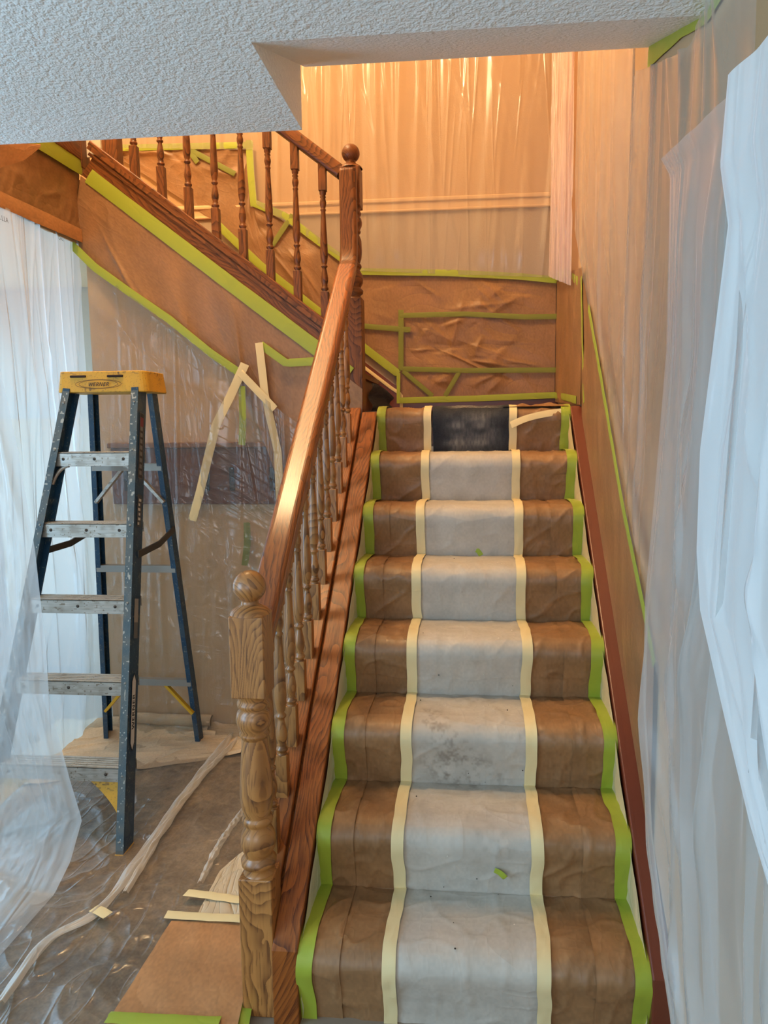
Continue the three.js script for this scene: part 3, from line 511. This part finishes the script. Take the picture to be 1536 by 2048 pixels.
{ // edge trim of the upper hall floor with the foot of a post
  const t = thing('hall_trim', 'shade-darkened oak trim and post foot at the edge of the upper hall', 'trim', V(XH, 2.68, -1.4));
  part('board', grain(rbox(XH - 0.03, XH + 0.035, 2.69, 2.79, ZU - 0.02, -0.8, 0.006), V(0, 0, 1), 0.2), M.oakShaded, t);
  part('post', sq(-1.36, ZU + 0.0, 0.075, 2.66, 3.3), M.oakShaded, t);
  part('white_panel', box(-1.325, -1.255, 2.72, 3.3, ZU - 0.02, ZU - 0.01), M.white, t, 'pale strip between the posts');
  part('post', sq(-1.19, ZU + 0.0, 0.06, 2.66, 3.3), M.oakShaded, t);
}

// ---------------------------------------------------------------- coat rack
{
  const z0 = ZU, t = thing('coat_rack', 'dark brown wall coat rack with black pegs behind the clear plastic', 'coat rack', V(-0.87, 1.12, z0 + 0.01));
  part('board', grain(rbox(-1.275, -0.465, 1.135, 1.40, z0 + 0.001, z0 + 0.022, 0.006), V(1, 0, 0), 0.4), std({ color: '#5f3421', roughness: 0.6, bumpMap: oakBump, bumpScale: 0.0004 }), t);
  part('shelf', grain(rbox(-1.285, -0.455, 1.40, 1.425, z0 + 0.001, z0 + 0.036, 0.006), V(1, 0, 0), 0.7), std({ color: '#7d5230', roughness: 0.6 }), t);
  for (const px of [255, 330, 415, 465, 545]) {
    const p = onZ(px, 965, z0 + 0.02), m = part('peg', merge([new THREE.CylinderGeometry(0.008, 0.008, 0.03, 10).rotateX(Math.PI / 2).translate(p.x, 1.25, z0 + 0.03), rbox(p.x - 0.012, p.x + 0.012, 1.20, 1.31, z0 + 0.022, z0 + 0.032, 0.004)]), std({ color: '#1d1a19', roughness: 0.4, metalness: 0.4 }), t);
  }
}

// ---------------------------------------------------------------- plastic sheets
const bell = (n, w) => Math.exp(-(n / w) * (n / w));
const longFolds = (sd, A, f = 1) => (s, t) => { const q = s * f + 0.06 * ns(s * 1.5 + sd, t * 0.6); return A * (1.3 * ns(q * 2.2 + sd, t * 0.35) + 1.0 * bell(ns(q * 4.2 + sd, t * 0.3 + 0.4 * q), 0.12) + 0.4 * bell(ns(q * 7 + 0.25 * t + sd, t * 0.35), 0.16) + 0.35 * bell(ns(q * 4 - 1.3 * t + sd, t * 0.8), 0.09)); };
const streaks = (sd, A, f = 1) => (s, t) => { const q = s * f + 0.10 * t * ns(s * 2 + sd, t * 0.5); return A * (1.1 * ns(q * 4 + sd, t * 0.45) + 0.9 * ridge(ns(q * 9 + sd, t * 0.5 + q), 5) + 0.55 * ridge(ns(q * 21 + 0.8 * t + sd, t * 0.7), 6) + 0.4 * ridge(ns(q * 14 - 2.2 * t + sd, t * 1.3), 8)); };
{
  const zs = ZB + 0.045;
  const backY = (() => { const q = [[150, 245], [240, 296], [505, 300], [512, 408], [690, 520], [712, 542], [1113, 556]].map(([p, r]) => onZ(p, r, zs)); return (x) => { if (x <= q[0].x) return q[0].y; let i = 1; while (i < q.length - 1 && q[i].x < x) i++; return lerp(q[i - 1].y, q[i].y, clamp((x - q[i - 1].x) / (q[i].x - q[i - 1].x))); }; })();
  solo('plastic_sheet', 'clear plastic sheet hanging over the tan stairwell wall above the green tape', 'plastic sheet', sheet((u, v) => { const x = lerp(-1.9, XR - 0.03, v), y = lerp(4.6, backY(x), u); return V(x, y, zs + Math.max(-0.02, longFolds(3, 0.014, 1.5)(x - 0.06 * (y - 3) * (x + 0.4), 3 - y)) * (0.3 + 0.7 * sm(1, 0.92, u))); }, 130, 420, 2.3, 2.8), M.film);
  const xs = XR - 0.03;
  const topY = (z) => (z < -0.52 ? 4.6 : CEIL + 0.19 * clamp((0.03 - z) / 0.52) - 0.06);
  const wedgeY = (() => { const q = WEDGE.map(([p, r]) => onX(p, r, xs - 0.004)); return (z) => { let i = 1; while (i < q.length - 1 && q[i].z < z) i++; return lerp(q[i - 1].y, q[i].y, (z - q[i - 1].z) / (q[i].z - q[i - 1].z)); }; })();
  solo('plastic_sheet', 'clear plastic sheet hanging in long folds over the wall beside the stairs', 'plastic sheet', sheet((u, v) => { const z = lerp(-1.70, 0.42, v), y = lerp(topY(z), Math.max(0.35, wedgeY(z)), u); return V(xs - 0.005 - Math.max(-0.008, longFolds(17, 0.016, 1.0)(z + 0.05 * (y - 2), 3 - y)) * (0.15 + 0.85 * sm(1, 0.88, u)), y, z); }, 100, 460, 2.4, 2.1), M.filmWall);
  solo('plastic_sheet', 'bunched pinkish plastic hanging in the corner above the landing', 'plastic sheet', ruled(along([V(XR - 0.07, 3.7, ZB + 0.08), V(XR - 0.04, 3.7, -1.72)]), along([V(XR - 0.06, 2.30, ZB + 0.08), V(XR - 0.035, 2.12, -1.8)]), 90, 160, V(-0.7, 0, 0.7), (s, t) => 0.004 + Math.max(-0.012, longFolds(41, 0.02, 2.6)(t, s))), M.filmPink);
  const zu = ZU + 0.075;
  solo('plastic_sheet', 'wrinkled clear plastic over the wall and coat rack under the upper flight', 'plastic sheet', ruled(along([[146, 492], [200, 545], [260, 590], [340, 648], [420, 712], [482, 755], [560, 820], [640, 880]].map(([a, b]) => onZ(a, b, zu))), along([-1.5, -1.3, -1.1, -0.9, -0.75, -0.5, -0.35, -0.2].map((x) => V(x, 0.03, zu - 0.005))), 170, 260, V(0, 0, 1), (s, t, u) => 0.003 + Math.max(-0.012, longFolds(63, 0.010 + 0.006 * u, 1.6)(t, s) + 0.010 * u * ridge(ns(t * 7 + s * 5, s * 6 - t * 4), 5))), M.filmLow);
  // backlit sheet in the opening on the left
  const xd = XH + 0.0;
  const back = solo('plastic_sheet', 'bright backlit plastic sheet hanging below the brown header', 'plastic sheet', ruled(along([V(xd, 2.345, -1.60), V(xd, 2.33, -1.2), V(xd, 2.32, -0.7)]), along([V(xd - 0.06, 0.03, -1.80), V(xd - 0.10, 0.02, -1.35), V(xd - 0.05, 0.02, -0.7)]), 160, 150, V(1, 0, 0), (s, t) => longFolds(77, 0.016, 1.5)(t, s)), M.milkyBack);
  const ink = std({ color: '#4c4a48', roughness: 0.8 });
  const printed = (txt, p, size) => {
    const c = document.createElement('canvas'); c.width = 128; c.height = 48; const x = c.getContext('2d'); x.clearRect(0, 0, 128, 48); x.fillStyle = '#4c4a48'; x.font = '34px sans-serif'; x.textAlign = 'center'; x.textBaseline = 'middle'; x.fillText(txt, 64, 24);
    const tx = new THREE.CanvasTexture(c); tx.colorSpace = THREE.SRGBColorSpace;
    part('print', new THREE.PlaneGeometry(size * 2.7, size).rotateY(Math.PI / 2).translate(p.x, p.y, p.z), std({ map: tx, transparent: true, roughness: 0.8 }), back, 'dark printed letters on the plastic edge');
  };
  printed('A.LLA', onX(6, 437, xd + 0.045), 0.035); printed('OAX', onX(122, 477, xd + 0.045), 0.03);
  // foreground sheet on the left, pinched by the ladder and spreading on the floor
  const ze = -0.46, EB = [[-80, 340], [-50, 500], [-8, 700], [36, 900], [70, 1100], [92, 1300], [98, 1392], [112, 1455], [140, 1560], [164, 1640]].map(([a, b]) => onZ(a, b, ze)).concat([V(-0.865, 0.10, -0.43), V(-0.895, 0.02, -0.38), V(-0.90, 0.012, -0.12)]);
  const EA = [2.28, 2.0, 1.7, 1.4, 1.1, 0.85, 0.66, 0.55, 0.4, 0.25, 0.12, 0.03, 0.02].map((y, i) => V(-1.45, y, ze + (i > 9 ? 0.05 * (i - 9) : 0)));
  solo('plastic_sheet', 'hazy plastic sheet draped in front of the ladder and spreading over the floor', 'plastic sheet', ruled(along(EB), along(EA), 70, 150, V(0.2, 0, 1), (s, t, u) => 0.02 * Math.max(-0.6, streaks(91, 1)(s * 1.5, t) * sm(0, 0.1, u))), M.milkyThin);
  // foreground sheets on the right
  const edge = (a, x) => a.map(([p, q]) => onX(p, q, x));
  const FO = [onX(1322, 318, 0.83)].concat(edge([[1340, 352], [1333, 700], [1308, 1000], [1290, 1200], [1286, 1400], [1300, 1650], [1325, 1850], [1356, 2060], [1400, 2300]], 0.84));
  const FI = edge([[1456, 150], [1440, 330], [1456, 450], [1425, 700], [1400, 900], [1393, 1100], [1400, 1220], [1450, 1440], [1500, 1650], [1560, 1850], [1640, 2150]], 0.79);
  const far = (f, x, z, drop = 0) => f.map((p, i) => V(x, p.y - 0.02 * i - drop * (1 - i / f.length), Math.max(z, p.z + 0.2)));
  const hem = ruled(along(FO), along(far(FO, 0.86, 1.1, 0.12)), 90, 150, V(-1, 0, 0), (s, t, u, v) => 0.03 * Math.max(-0.5, longFolds(105, 1)(s * 1.3, t * 0.8)) * sm(0, 0.15, u) * (0.15 + sm(0, 0.12, v)));
  solo('plastic_sheet', 'thin hazy plastic sheet hanging over the wall at the foot of the stairs', 'plastic sheet', hem, M.haze);
  solo('plastic_sheet', 'bluish white plastic sheet hanging in front of the hazy one', 'plastic sheet', ruled(along(FI), along(far(FI, 0.80, 1.3)), 90, 150, V(-1, 0, 0), (s, t, u) => 0.026 * Math.max(-0.5, longFolds(131, 1)(s * 1.2, t)) * sm(0, 0.1, u)), M.milky);
}

// ---------------------------------------------------------------- floor coverings
{
  const brown = texture(512, 512, (u, v) => { const a = tn(u * 6, v * 6, 6, 6), b = tn(u * 40, v * 40, 40, 40), c = tn(u * 180, v * 180, 180, 180), d = tn(u * 14, v * 9, 14, 9); return mix3([96, 80, 62], [172, 148, 116], clamp(0.45 * a + 0.3 * b + 0.3 * c + 0.3 * d - 0.2)); }, { color: true, size: [0.8, 0.8] });
  const beige = texture(256, 256, (u, v) => { const k = 0.9 + 0.14 * tn(u * 6, v * 6, 6, 6) + 0.08 * tn(u * 120, v * 120, 120, 120); return [196 * k, 172 * k, 140 * k]; }, { color: true, size: [0.6, 0.6] });
  const floorBumps = (x, z) => 0.004 + 0.0045 * (ns(x * 5, z * 5) + 0.8 * ridge(ns(x * 4 + z * 2, z * 3 - x), 6) + 0.5 * ridge(ns(x * 11 - z * 5, z * 8 + x * 4), 6) + 0.5 * ns(x * 22, z * 22));
  solo('drop_cloth', 'brown-grey padded drop cloth covering the floor by the ladder', 'drop cloth', sheet((u, v) => { const x = lerp(-1.75, -0.17, u), z = lerp(0.7, -1.50 + 0.1 * ns(u * 3), v); return V(x, 0.004 + Math.max(0, floorBumps(x, z)), z); }, 190, 230, 1.6, 2.2), std({ map: brown, roughness: 0.92, bumpMap: paperCrease, bumpScale: 0.003 }));
  solo('drop_cloth', 'beige canvas drop cloth rucked up against the wall behind the ladder', 'drop cloth', sheet((u, v) => { const x = lerp(-1.62, -0.62, u), z = lerp(-0.98 - 0.42 * u, -1.64, v); const e = sm(0, 0.1, v); return V(x, 0.014 + 0.012 * e + Math.max(0, 0.012 * ns(x * 7, z * 9) + 0.010 * ridge(ns(x * 5 + z * 9, z * 4), 4)) + 0.05 * sm(0.72, 0.95, v) * (0.6 + 0.5 * ns(x * 4)), z); }, 110, 90, 1, 0.7), std({ map: beige, roughness: 0.9, bumpMap: paperCrease, bumpScale: 0.004 }));
  const roll = (z, y, r, x0, x1, sd) => { const pts = []; for (let i = 0; i <= 12; i++) { const t = i / 12; pts.push(V(lerp(x0, x1, t), y + 0.008 * ns(t * 5 + sd), z + 0.012 * ns(t * 4 + sd, 2))); } return new THREE.TubeGeometry(new THREE.CatmullRomCurve3(pts), 48, r, 9, false).scale(1, 1, 1); };
  const rolls = thing('drop_cloth', 'long rolled folds of beige cloth along the foot of the wall', 'drop cloth', V(-0.9, 0, -1.6));
  for (const [z, y, r, a, b, s] of [[-1.600, 0.040, 0.022, -1.27, -0.84, 1], [-1.578, 0.030, 0.016, -1.3, -0.80, 4], [-1.605, 0.085, 0.028, -1.28, -0.83, 7]]) part('fold', boxUV(roll(z, y, r, a, b, s)), std({ map: beige, roughness: 0.9 }), rolls);
  // clear plastic over the cloth, with gathered ridges running to the wall
  const gathered = phys({ color: '#efe6d8', roughness: 0.3, transmission: 0.6, thickness: 0, bumpMap: crinkle, bumpScale: 0.004 });
  const ridgeLine = (name, label, pts, w, mat) => { const c = smooth(pts.map(([a, b]) => onY(a, b, 0.026))); return solo(name, label, name === 'plastic_fold' ? 'plastic sheet' : 'tape', sheet((u, v) => { const p = c(v), d = c(Math.min(1, v + 0.01)).sub(c(Math.max(0, v - 0.01))).normalize(), s = V(-d.z, 0, d.x); const a = (u - 0.5) * 2; return p.addScaledVector(s, a * w * (1 + 0.5 * ns(v * 14))).add(V(0, 0.005 + 0.012 * (1 - a * a) * (0.7 + 0.7 * ns(v * 20, u * 3)), 0)); }, 10, 160, w * 2, c.L), mat); };
  ridgeLine('plastic_fold', 'gathered ridge of clear plastic running along the drop cloth past the ladder foot', [[0, 2010], [100, 1880], [190, 1830], [300, 1690], [370, 1590], [440, 1500], [470, 1462]], 0.018, gathered);
  ridgeLine('plastic_fold', 'gathered ridge of clear plastic beside the ridge at the ladder foot', [[250, 1790], [340, 1640], [400, 1560], [475, 1480]], 0.014, gathered);
  ridgeLine('plastic_fold', 'narrow plastic ridge near the lower newel post', [[400, 1770], [440, 1690], [488, 1620]], 0.012, gathered);
  solo('plastic_sheet', 'thin clear plastic lying crumpled over the brown drop cloth', 'plastic sheet', sheet((u, v) => { const x = lerp(-1.3, -0.2, u), z = lerp(0.2, -1.45, v); return V(x, 0.022 + 0.006 * (ns(x * 9, z * 9) + ridge(ns(x * 6 + z * 3, z * 6 - x * 4), 5)), z); }, 150, 170, 1.1, 1.6), phys({ color: '#f2f0ee', roughness: 0.18, transmission: 0.97, thickness: 0, bumpMap: crinkle, bumpScale: 0.006 }));
  const flat = (pts) => { const [a, b, c, d] = pts.map(([x, y]) => onY(x, y, 0.03)); return sheet((u, v) => a.clone().lerp(b, u).lerp(d.clone().lerp(c, u), v).add(V(0, 0.003 * ns(u * 5, v * 5), 0)), 30, 40, 0.3, 0.4); };
  solo('floor_paper', 'tan sheet of masking paper on the floor beside the lower newel', 'paper', flat([[343, 1840], [520, 1846], [470, 2075], [205, 2060]]), M.kraftTan);
  const ft = (name, label, pts, w, m, h = 0.034) => solo(name, label, 'tape', tape(pts.map(([a, b]) => onY(a, b, h)), w, V(0, 1, 0), { smooth: false, rough: 0.003 }), m);
  ft('masking_tape', 'cream tape across the top edge of the tan floor paper', [[332, 1829], [400, 1834], [500, 1840]], 0.034, M.cream);
  ft('masking_tape', 'cream tape end sticking out towards the newel above the floor paper', [[372, 1785], [425, 1793], [500, 1802]], 0.034, M.cream);
  solo('floor_paper', 'pale plastic-covered paper between the two cream floor tapes', 'paper', flat([[440, 1740], [500, 1690], [510, 1835], [395, 1828]]), std({ color: '#c9b79a', roughness: 0.4, bumpMap: crinkle, bumpScale: 0.006 }));
  ft('masking_tape', 'small torn cream tape on the plastic ridge over the drop cloth', [[188, 1818], [216, 1832]], 0.034, M.cream, 0.036);
  ft('painters_tape', 'green tape across the near edge of the tan floor paper', [[215, 2036], [330, 2042], [440, 2046]], 0.036, M.green, 0.036);
  ft('painters_tape', 'broad green tape on the floor along the newel and stringer', [[500, 1900], [465, 2060]], 0.075, M.green, 0.02);
}

// ---------------------------------------------------------------- stepladder
{
  const t = thing('stepladder', 'blue fibreglass stepladder with yellow top cap and aluminium steps', 'stepladder', V(-1.06, 0, -1.15));
  const speck = texture(256, 512, (u, v) => { const n = tn(u * 40, v * 80, 40, 80), a = tn(u * 6, v * 14, 6, 14), b = tn(u * 120, v * 240, 120, 240); let c = mix3([38, 78, 106], [28, 58, 84], a); c = mix3(c, [120, 122, 118], clamp(sm(0.6, 0.85, a) * 0.35 + (n > 0.86 ? 0.7 : 0) + 0.25 * (b - 0.5))); return c; }, { color: true, size: [0.2, 0.5] });
  const blue = std({ map: speck, roughness: 0.45 });
  const worn = std({ map: texture(256, 512, (u, v) => { const n = tn(u * 30, v * 60, 30, 60), a = tn(u * 8, v * 16, 8, 16), b = tn(u * 120, v * 240, 120, 240); let c = mix3([92, 98, 98], [58, 82, 96], a); return mix3(c, [205, 205, 196], n > 0.82 ? 0.7 : 0.12 * b); }, { color: true, size: [0.2, 0.5] }), roughness: 0.6 });
  const alu = std({ map: texture(256, 128, (u, v) => { const n = tn(u * 20, v * 10, 20, 10), s = tn(u * 50, v * 24, 50, 24), f = tn(u * 10, v * 100, 10, 100); return mix3([192, 187, 178].map((q) => q * (0.88 + 0.2 * f)), [110, 92, 70], s > 0.86 ? 0.6 : 0.35 * n * n); }, { color: true, size: [0.4, 0.12] }), roughness: 0.45, metalness: 0.55 });
  const yellow = std({ map: texture(256, 256, (u, v) => { const n = tn(u * 26, v * 40, 26, 40), s = tn(u * 70, v * 90, 70, 90), a = tn(u * 5, v * 7, 5, 7); return mix3([222, 168, 52], [116, 86, 46], clamp(0.7 * sm(0.62, 0.9, n) * sm(0.3, 0.7, a) + 0.5 * sm(0.8, 0.95, s) + 0.2 * a)); }, { color: true, size: [0.25, 0.25] }), roughness: 0.55 });
  const yellowClean = std({ color: '#d9a71f', roughness: 0.45 });
  const dark = std({ color: '#4a4540', roughness: 0.5, metalness: 0.5 });
  const capY0 = 1.635, capY1 = 1.708;
  const fr = { R: [V(-0.785, 0.0, -0.655), V(-0.853, 1.64, -1.095)], L: [V(-1.345, 0.0, -0.655), V(-1.157, 1.64, -1.095)] };
  const re = { R: [V(-0.85, 0.0, -1.53), V(-0.868, 1.64, -1.235)], L: [V(-1.325, 0.0, -1.53), V(-1.142, 1.64, -1.235)] };
  const C = (s, d, w, th) => [[0, -d], [0, d], [-s * w, d], [-s * w, d - th], [-s * th, d - th], [-s * th, -d + th], [-s * w, -d + th], [-s * w, -d]].map(([a, b]) => [a, b]);
  const chan = (p0, p1, s, d, w, th) => { const pts = C(s, d, w, th); return boxUV(beam(p0, p1, s > 0 ? pts : pts.slice().reverse(), V(1, 0, 0))); };
  for (const [k, s] of [['L', -1], ['R', 1]]) {
    const m = part('front_rail', chan(fr[k][0], fr[k][1], s, 0.036, 0.028, 0.005), blue, t, 'blue channel rail carrying the steps');
    // worn front flange and rivets
    const d = fr[k][1].clone().sub(fr[k][0]).normalize(), off = V(-s * 0.014, 0, 0.0365);
    part('flange', boxUV(beam(fr[k][0].clone().add(V(-s * 0.014, 0.01, 0.0375)), fr[k][1].clone().add(V(-s * 0.014, -0.004, 0.0375)), rect(0.028, 0.002), V(1, 0, 0))), worn, m, 'scuffed grey front edge with paint specks');
    part('rear_rail', chan(re[k][0], re[k][1], s, 0.024, 0.022, 0.004), blue, t, 'thin blue rear rail');
    part('foot', merge([rbox(fr[k][0].x - s * 0.03 - 0.016, fr[k][0].x - s * 0.03 + 0.016, 0, 0.012, -0.70, -0.615, 0.003).translate(s * 0.015, 0, 0)]), yellowClean, t);
    part('foot', rbox(re[k][0].x - s * 0.012 - 0.014, re[k][0].x - s * 0.012 + 0.014, 0.0, 0.012, -1.56, -1.50, 0.003), yellowClean, t);
    for (let i = 0; i < 7; i++) { const f = [0.03, 0.16, 0.35, 0.52, 0.69, 0.86, 0.97][i], p = fr[k][0].clone().lerp(fr[k][1], f).add(V(-s * 0.014, 0, 0.04)); part('rivet', new THREE.SphereGeometry(0.005, 8, 6).scale(1, 1, 0.5).translate(p.x, p.y, p.z), std({ color: '#8f8f8a', metalness: 0.7, roughness: 0.4 }), m); }
  }
  const at = (pr, y) => pr[0].clone().lerp(pr[1], y / 1.64);
  [0.285, 0.575, 0.86, 1.135, 1.40].forEach((y, i) => {
    const a = at(fr.L, y), b = at(fr.R, y), x0 = a.x + 0.006, x1 = b.x - 0.006, z = a.z + 0.030;
    const st = part('step', merge([rbox(x0, x1, y - 0.052, y, z - 0.003, z, 0.001), rbox(x0, x1, y - 0.004, y, z - 0.085, z, 0.001), rbox(x0, x1, y - 0.04, y, z - 0.086, z - 0.083, 0.001), ...[0, 1, 2, 3, 4].map((k) => rbox(x0, x1, y, y + 0.0025, z - 0.012 - k * 0.016, z - 0.006 - k * 0.016, 0.001))]), alu, t, 'ribbed aluminium step with scuffs');
    for (const fx of [0.12, 0.5, 0.85]) { const g = new THREE.SphereGeometry(0.006, 8, 6).scale(1, 1, 0.5).translate(lerp(x0, x1, fx), y - 0.024, z + 0.001); part('rivet', g, dark, st); }
    if (i === 4) for (const s of [-1, 1]) { const xx = s < 0 ? x0 : x1; part('brace', new THREE.TubeGeometry(new THREE.QuadraticBezierCurve3(V(xx - s * 0.055, y - 0.05, z - 0.01), V(xx - s * 0.012, y - 0.055, z - 0.01), V(xx + s * 0.004, y - 0.12, z + 0.012)), 14, 0.007, 6), alu, t); }
  });
  for (const y of [0.33, 0.88, 1.33]) {
    const a = at(re.L, y), b = at(re.R, y);
    part('rear_bar', boxUV(beam(a.clone().add(V(0.004, 0, 0.01)), b.clone().add(V(-0.004, 0, 0.01)), rect(0.03, 0.03), V(0, 0, 1))), std({ color: '#9a958c', roughness: 0.45, metalness: 0.5 }), t, 'aluminium bar across the rear rails');
    for (const s of [-1, 1]) {
      if (y === 0.88) continue;
      const e = s < 0 ? a : b;
      part('knee_brace', boxUV(beam(V(e.x - s * 0.13, y - 0.012, e.z + 0.012), V(e.x - s * 0.006, y - 0.15, e.z + 0.008), rect(0.022, 0.012), V(0, 0, 1))), y < 0.5 ? yellowClean : alu, t);
    }
  }
  for (const [k, s] of [['L', -1], ['R', 1]]) {                      // curved yellow gusset under the lowest step
    const f = at(fr[k], 0.235), g = at(fr[k], 0.012), pts = [];
    for (let i = 0; i <= 12; i++) { const u = i / 12; pts.push([lerp(-0.15, -0.006, 1 - Math.pow(1 - u, 2.2)), lerp(0.235, 0.012, u)]); }
    const poly = [...pts, [0, 0.012], [0, 0.235]], sh = new THREE.Shape(poly.map(([a, b]) => new THREE.Vector2(s * a, b)));
    const h = new THREE.ExtrudeGeometry(sh, { depth: 0.012, bevelEnabled: true, bevelSize: 0.002, bevelThickness: 0.002, bevelSegments: 1 });
    const m = new THREE.Matrix4().set(1, (f.x - g.x) / (f.y - g.y), 0, g.x - s * 0.004, 0, 1, 0, 0, 0, (f.z - g.z) / (f.y - g.y), 1, g.z - 0.005, 0, 0, 0, 1);
    h.applyMatrix4(m); h.computeVertexNormals();
    part('gusset', boxUV(h), yellow, t, 'curved yellow brace below the lowest step');
    const a = at(fr[k], 1.02).add(V(s * 0.004, 0, 0)), b = at(re[k], 1.06).add(V(s * 0.006, 0, 0)), mid = a.clone().lerp(b, 0.55).add(V(0, -0.018, 0));
    part('spreader', merge([boxUV(beam(a, mid, rect(0.006, 0.026), V(1, 0, 0))), boxUV(beam(mid, b, rect(0.006, 0.026), V(1, 0, 0)))]), dark, t, 'dark metal spreader bar');
  }
  // cap
  const cap = new THREE.Shape(roundRect(0.345, 0.19, 0.028, 5).map(([a, b]) => new THREE.Vector2(a, b)));
  for (const [hx, hy] of [[-0.085, -0.045], [0.06, -0.045]]) { const h = new THREE.Path(); h.moveTo(hx - 0.03, hy - 0.006); h.lineTo(hx + 0.03, hy - 0.006); h.lineTo(hx + 0.03, hy + 0.006); h.lineTo(hx - 0.03, hy + 0.006); cap.holes.push(h); }
  const cg = new THREE.ExtrudeGeometry(cap, { depth: capY1 - capY0, bevelEnabled: true, bevelSize: 0.004, bevelThickness: 0.004, bevelSegments: 3, curveSegments: 6 });
  cg.rotateX(-Math.PI / 2).translate(-1.005, capY0, -1.165);
  const p = cg.attributes.position; for (let i = 0; i < p.count; i++) { const f = 1 + 0.05 * clamp((capY1 - p.getY(i)) / (capY1 - capY0)); p.setX(i, -1.005 + (p.getX(i) + 1.005) * f); p.setZ(i, -1.165 + (p.getZ(i) + 1.165) * f); }
  cg.computeVertexNormals();
  const top = part('top_cap', boxUV(cg), yellow, t, 'scuffed yellow plastic top cap');
  const zc = -1.165 + 0.0995 + 0.0045;
  for (const x of [-1.095, -0.945]) part('slot', rbox(x - 0.032, x + 0.032, 1.688, 1.697, zc - 0.008, zc + 0.0015, 0.003), std({ color: '#2b140c', roughness: 0.8 }), top, 'dark tool slot');
  const decal = (w, h, cw, ch, draw) => { const c = document.createElement('canvas'); c.width = cw; c.height = ch; const x = c.getContext('2d'); draw(x, cw, ch); const tx = new THREE.CanvasTexture(c); tx.colorSpace = THREE.SRGBColorSpace; return [new THREE.PlaneGeometry(w, h), std({ map: tx, transparent: true, roughness: 0.6 })]; };
  { const [g, m] = decal(0.21, 0.036, 512, 88, (x, w, h) => { x.clearRect(0, 0, w, h); x.strokeStyle = '#6a4a1c'; x.lineWidth = 4; x.beginPath(); x.ellipse(w / 2, h / 2, 190, 38, 0, 0, 7); x.stroke(); x.beginPath(); x.ellipse(w / 2, h / 2, 225, 42, 0, 0, 7); x.stroke(); x.fillStyle = '#4a3418'; x.font = 'italic bold 50px sans-serif'; x.textAlign = 'center'; x.textBaseline = 'middle'; x.fillText('WERNER', w / 2, h / 2 + 2); }); g.rotateX(-0.06).translate(-1.01, 1.662, zc + 0.006); part('emblem', g, m, top, 'dark oval emblem with lettering'); }
  const web = (y0, y1, w, draw, cw, ch, name, label) => { const a = at(fr.R, y0), b = at(fr.R, y1), d = b.clone().sub(a), L = d.length(), mid = a.clone().lerp(b, 0.5); const [g, m] = decal(L, w, cw, ch, draw); d.normalize(); const X = d, Y = V(0, 0, 1).addScaledVector(d, -d.z).normalize().negate(), N = X.clone().cross(Y); if (N.x < 0) { Y.negate(); N.negate(); } g.applyMatrix4(new THREE.Matrix4().makeBasis(X, Y, N).setPosition(mid.addScaledVector(N, 0.0022))); part(name, g, m, t, label); };
  web(0.33, 0.6, 0.036, (x, w, h) => { x.clearRect(0, 0, w, h); x.fillStyle = '#20262a'; x.beginPath(); x.moveTo(0, h / 2); x.lineTo(50, 2); x.lineTo(w - 50, 2); x.lineTo(w, h / 2); x.lineTo(w - 50, h - 2); x.lineTo(50, h - 2); x.fill(); x.fillStyle = '#d8d8d2'; x.beginPath(); x.moveTo(12, h / 2); x.lineTo(56, 10); x.lineTo(w - 56, 10); x.lineTo(w - 12, h / 2); x.lineTo(w - 56, h - 10); x.lineTo(56, h - 10); x.fill(); x.fillStyle = '#20262a'; x.font = 'bold 56px sans-serif'; x.textAlign = 'center'; x.textBaseline = 'middle'; x.fillText('WERNER', w / 2, h / 2 + 2); }, 512, 80, 'label', 'white pointed label with dark lettering');
  web(1.30, 1.55, 0.036, (x, w, h) => { x.fillStyle = '#5c5f63'; x.fillRect(0, 0, w, h); x.fillStyle = '#34383c'; x.fillRect(6, 6, w - 12, h - 12); x.fillStyle = '#74787a'; for (let i = 0; i < 9; i++) x.fillRect(24 + i * 40, 14, 26, h - 28); x.fillStyle = '#7b3a44'; x.fillRect(w - 90, 10, 60, h - 20); }, 420, 60, 'sticker', 'worn grey warning sticker');
  web(1.12, 1.24, 0.034, (x, w, h) => { x.fillStyle = '#4a5156'; x.fillRect(0, 0, w, h); x.fillStyle = '#c9c9c2'; for (let i = 0; i < 6; i++) x.fillRect(14 + i * 32, 12 + (i % 3) * 5, 18, 22 + (i % 2) * 10); }, 220, 60, 'sticker', 'small scuffed sticker');
  web(0.72, 0.86, 0.03, (x, w, h) => { x.fillStyle = '#9a9a94'; x.fillRect(0, 0, w, h); x.fillStyle = '#6c7072'; x.fillRect(0, 0, w * 0.4, h); }, 200, 50, 'sticker', 'peeled pale sticker');
}

renderer.render(scene, camera);
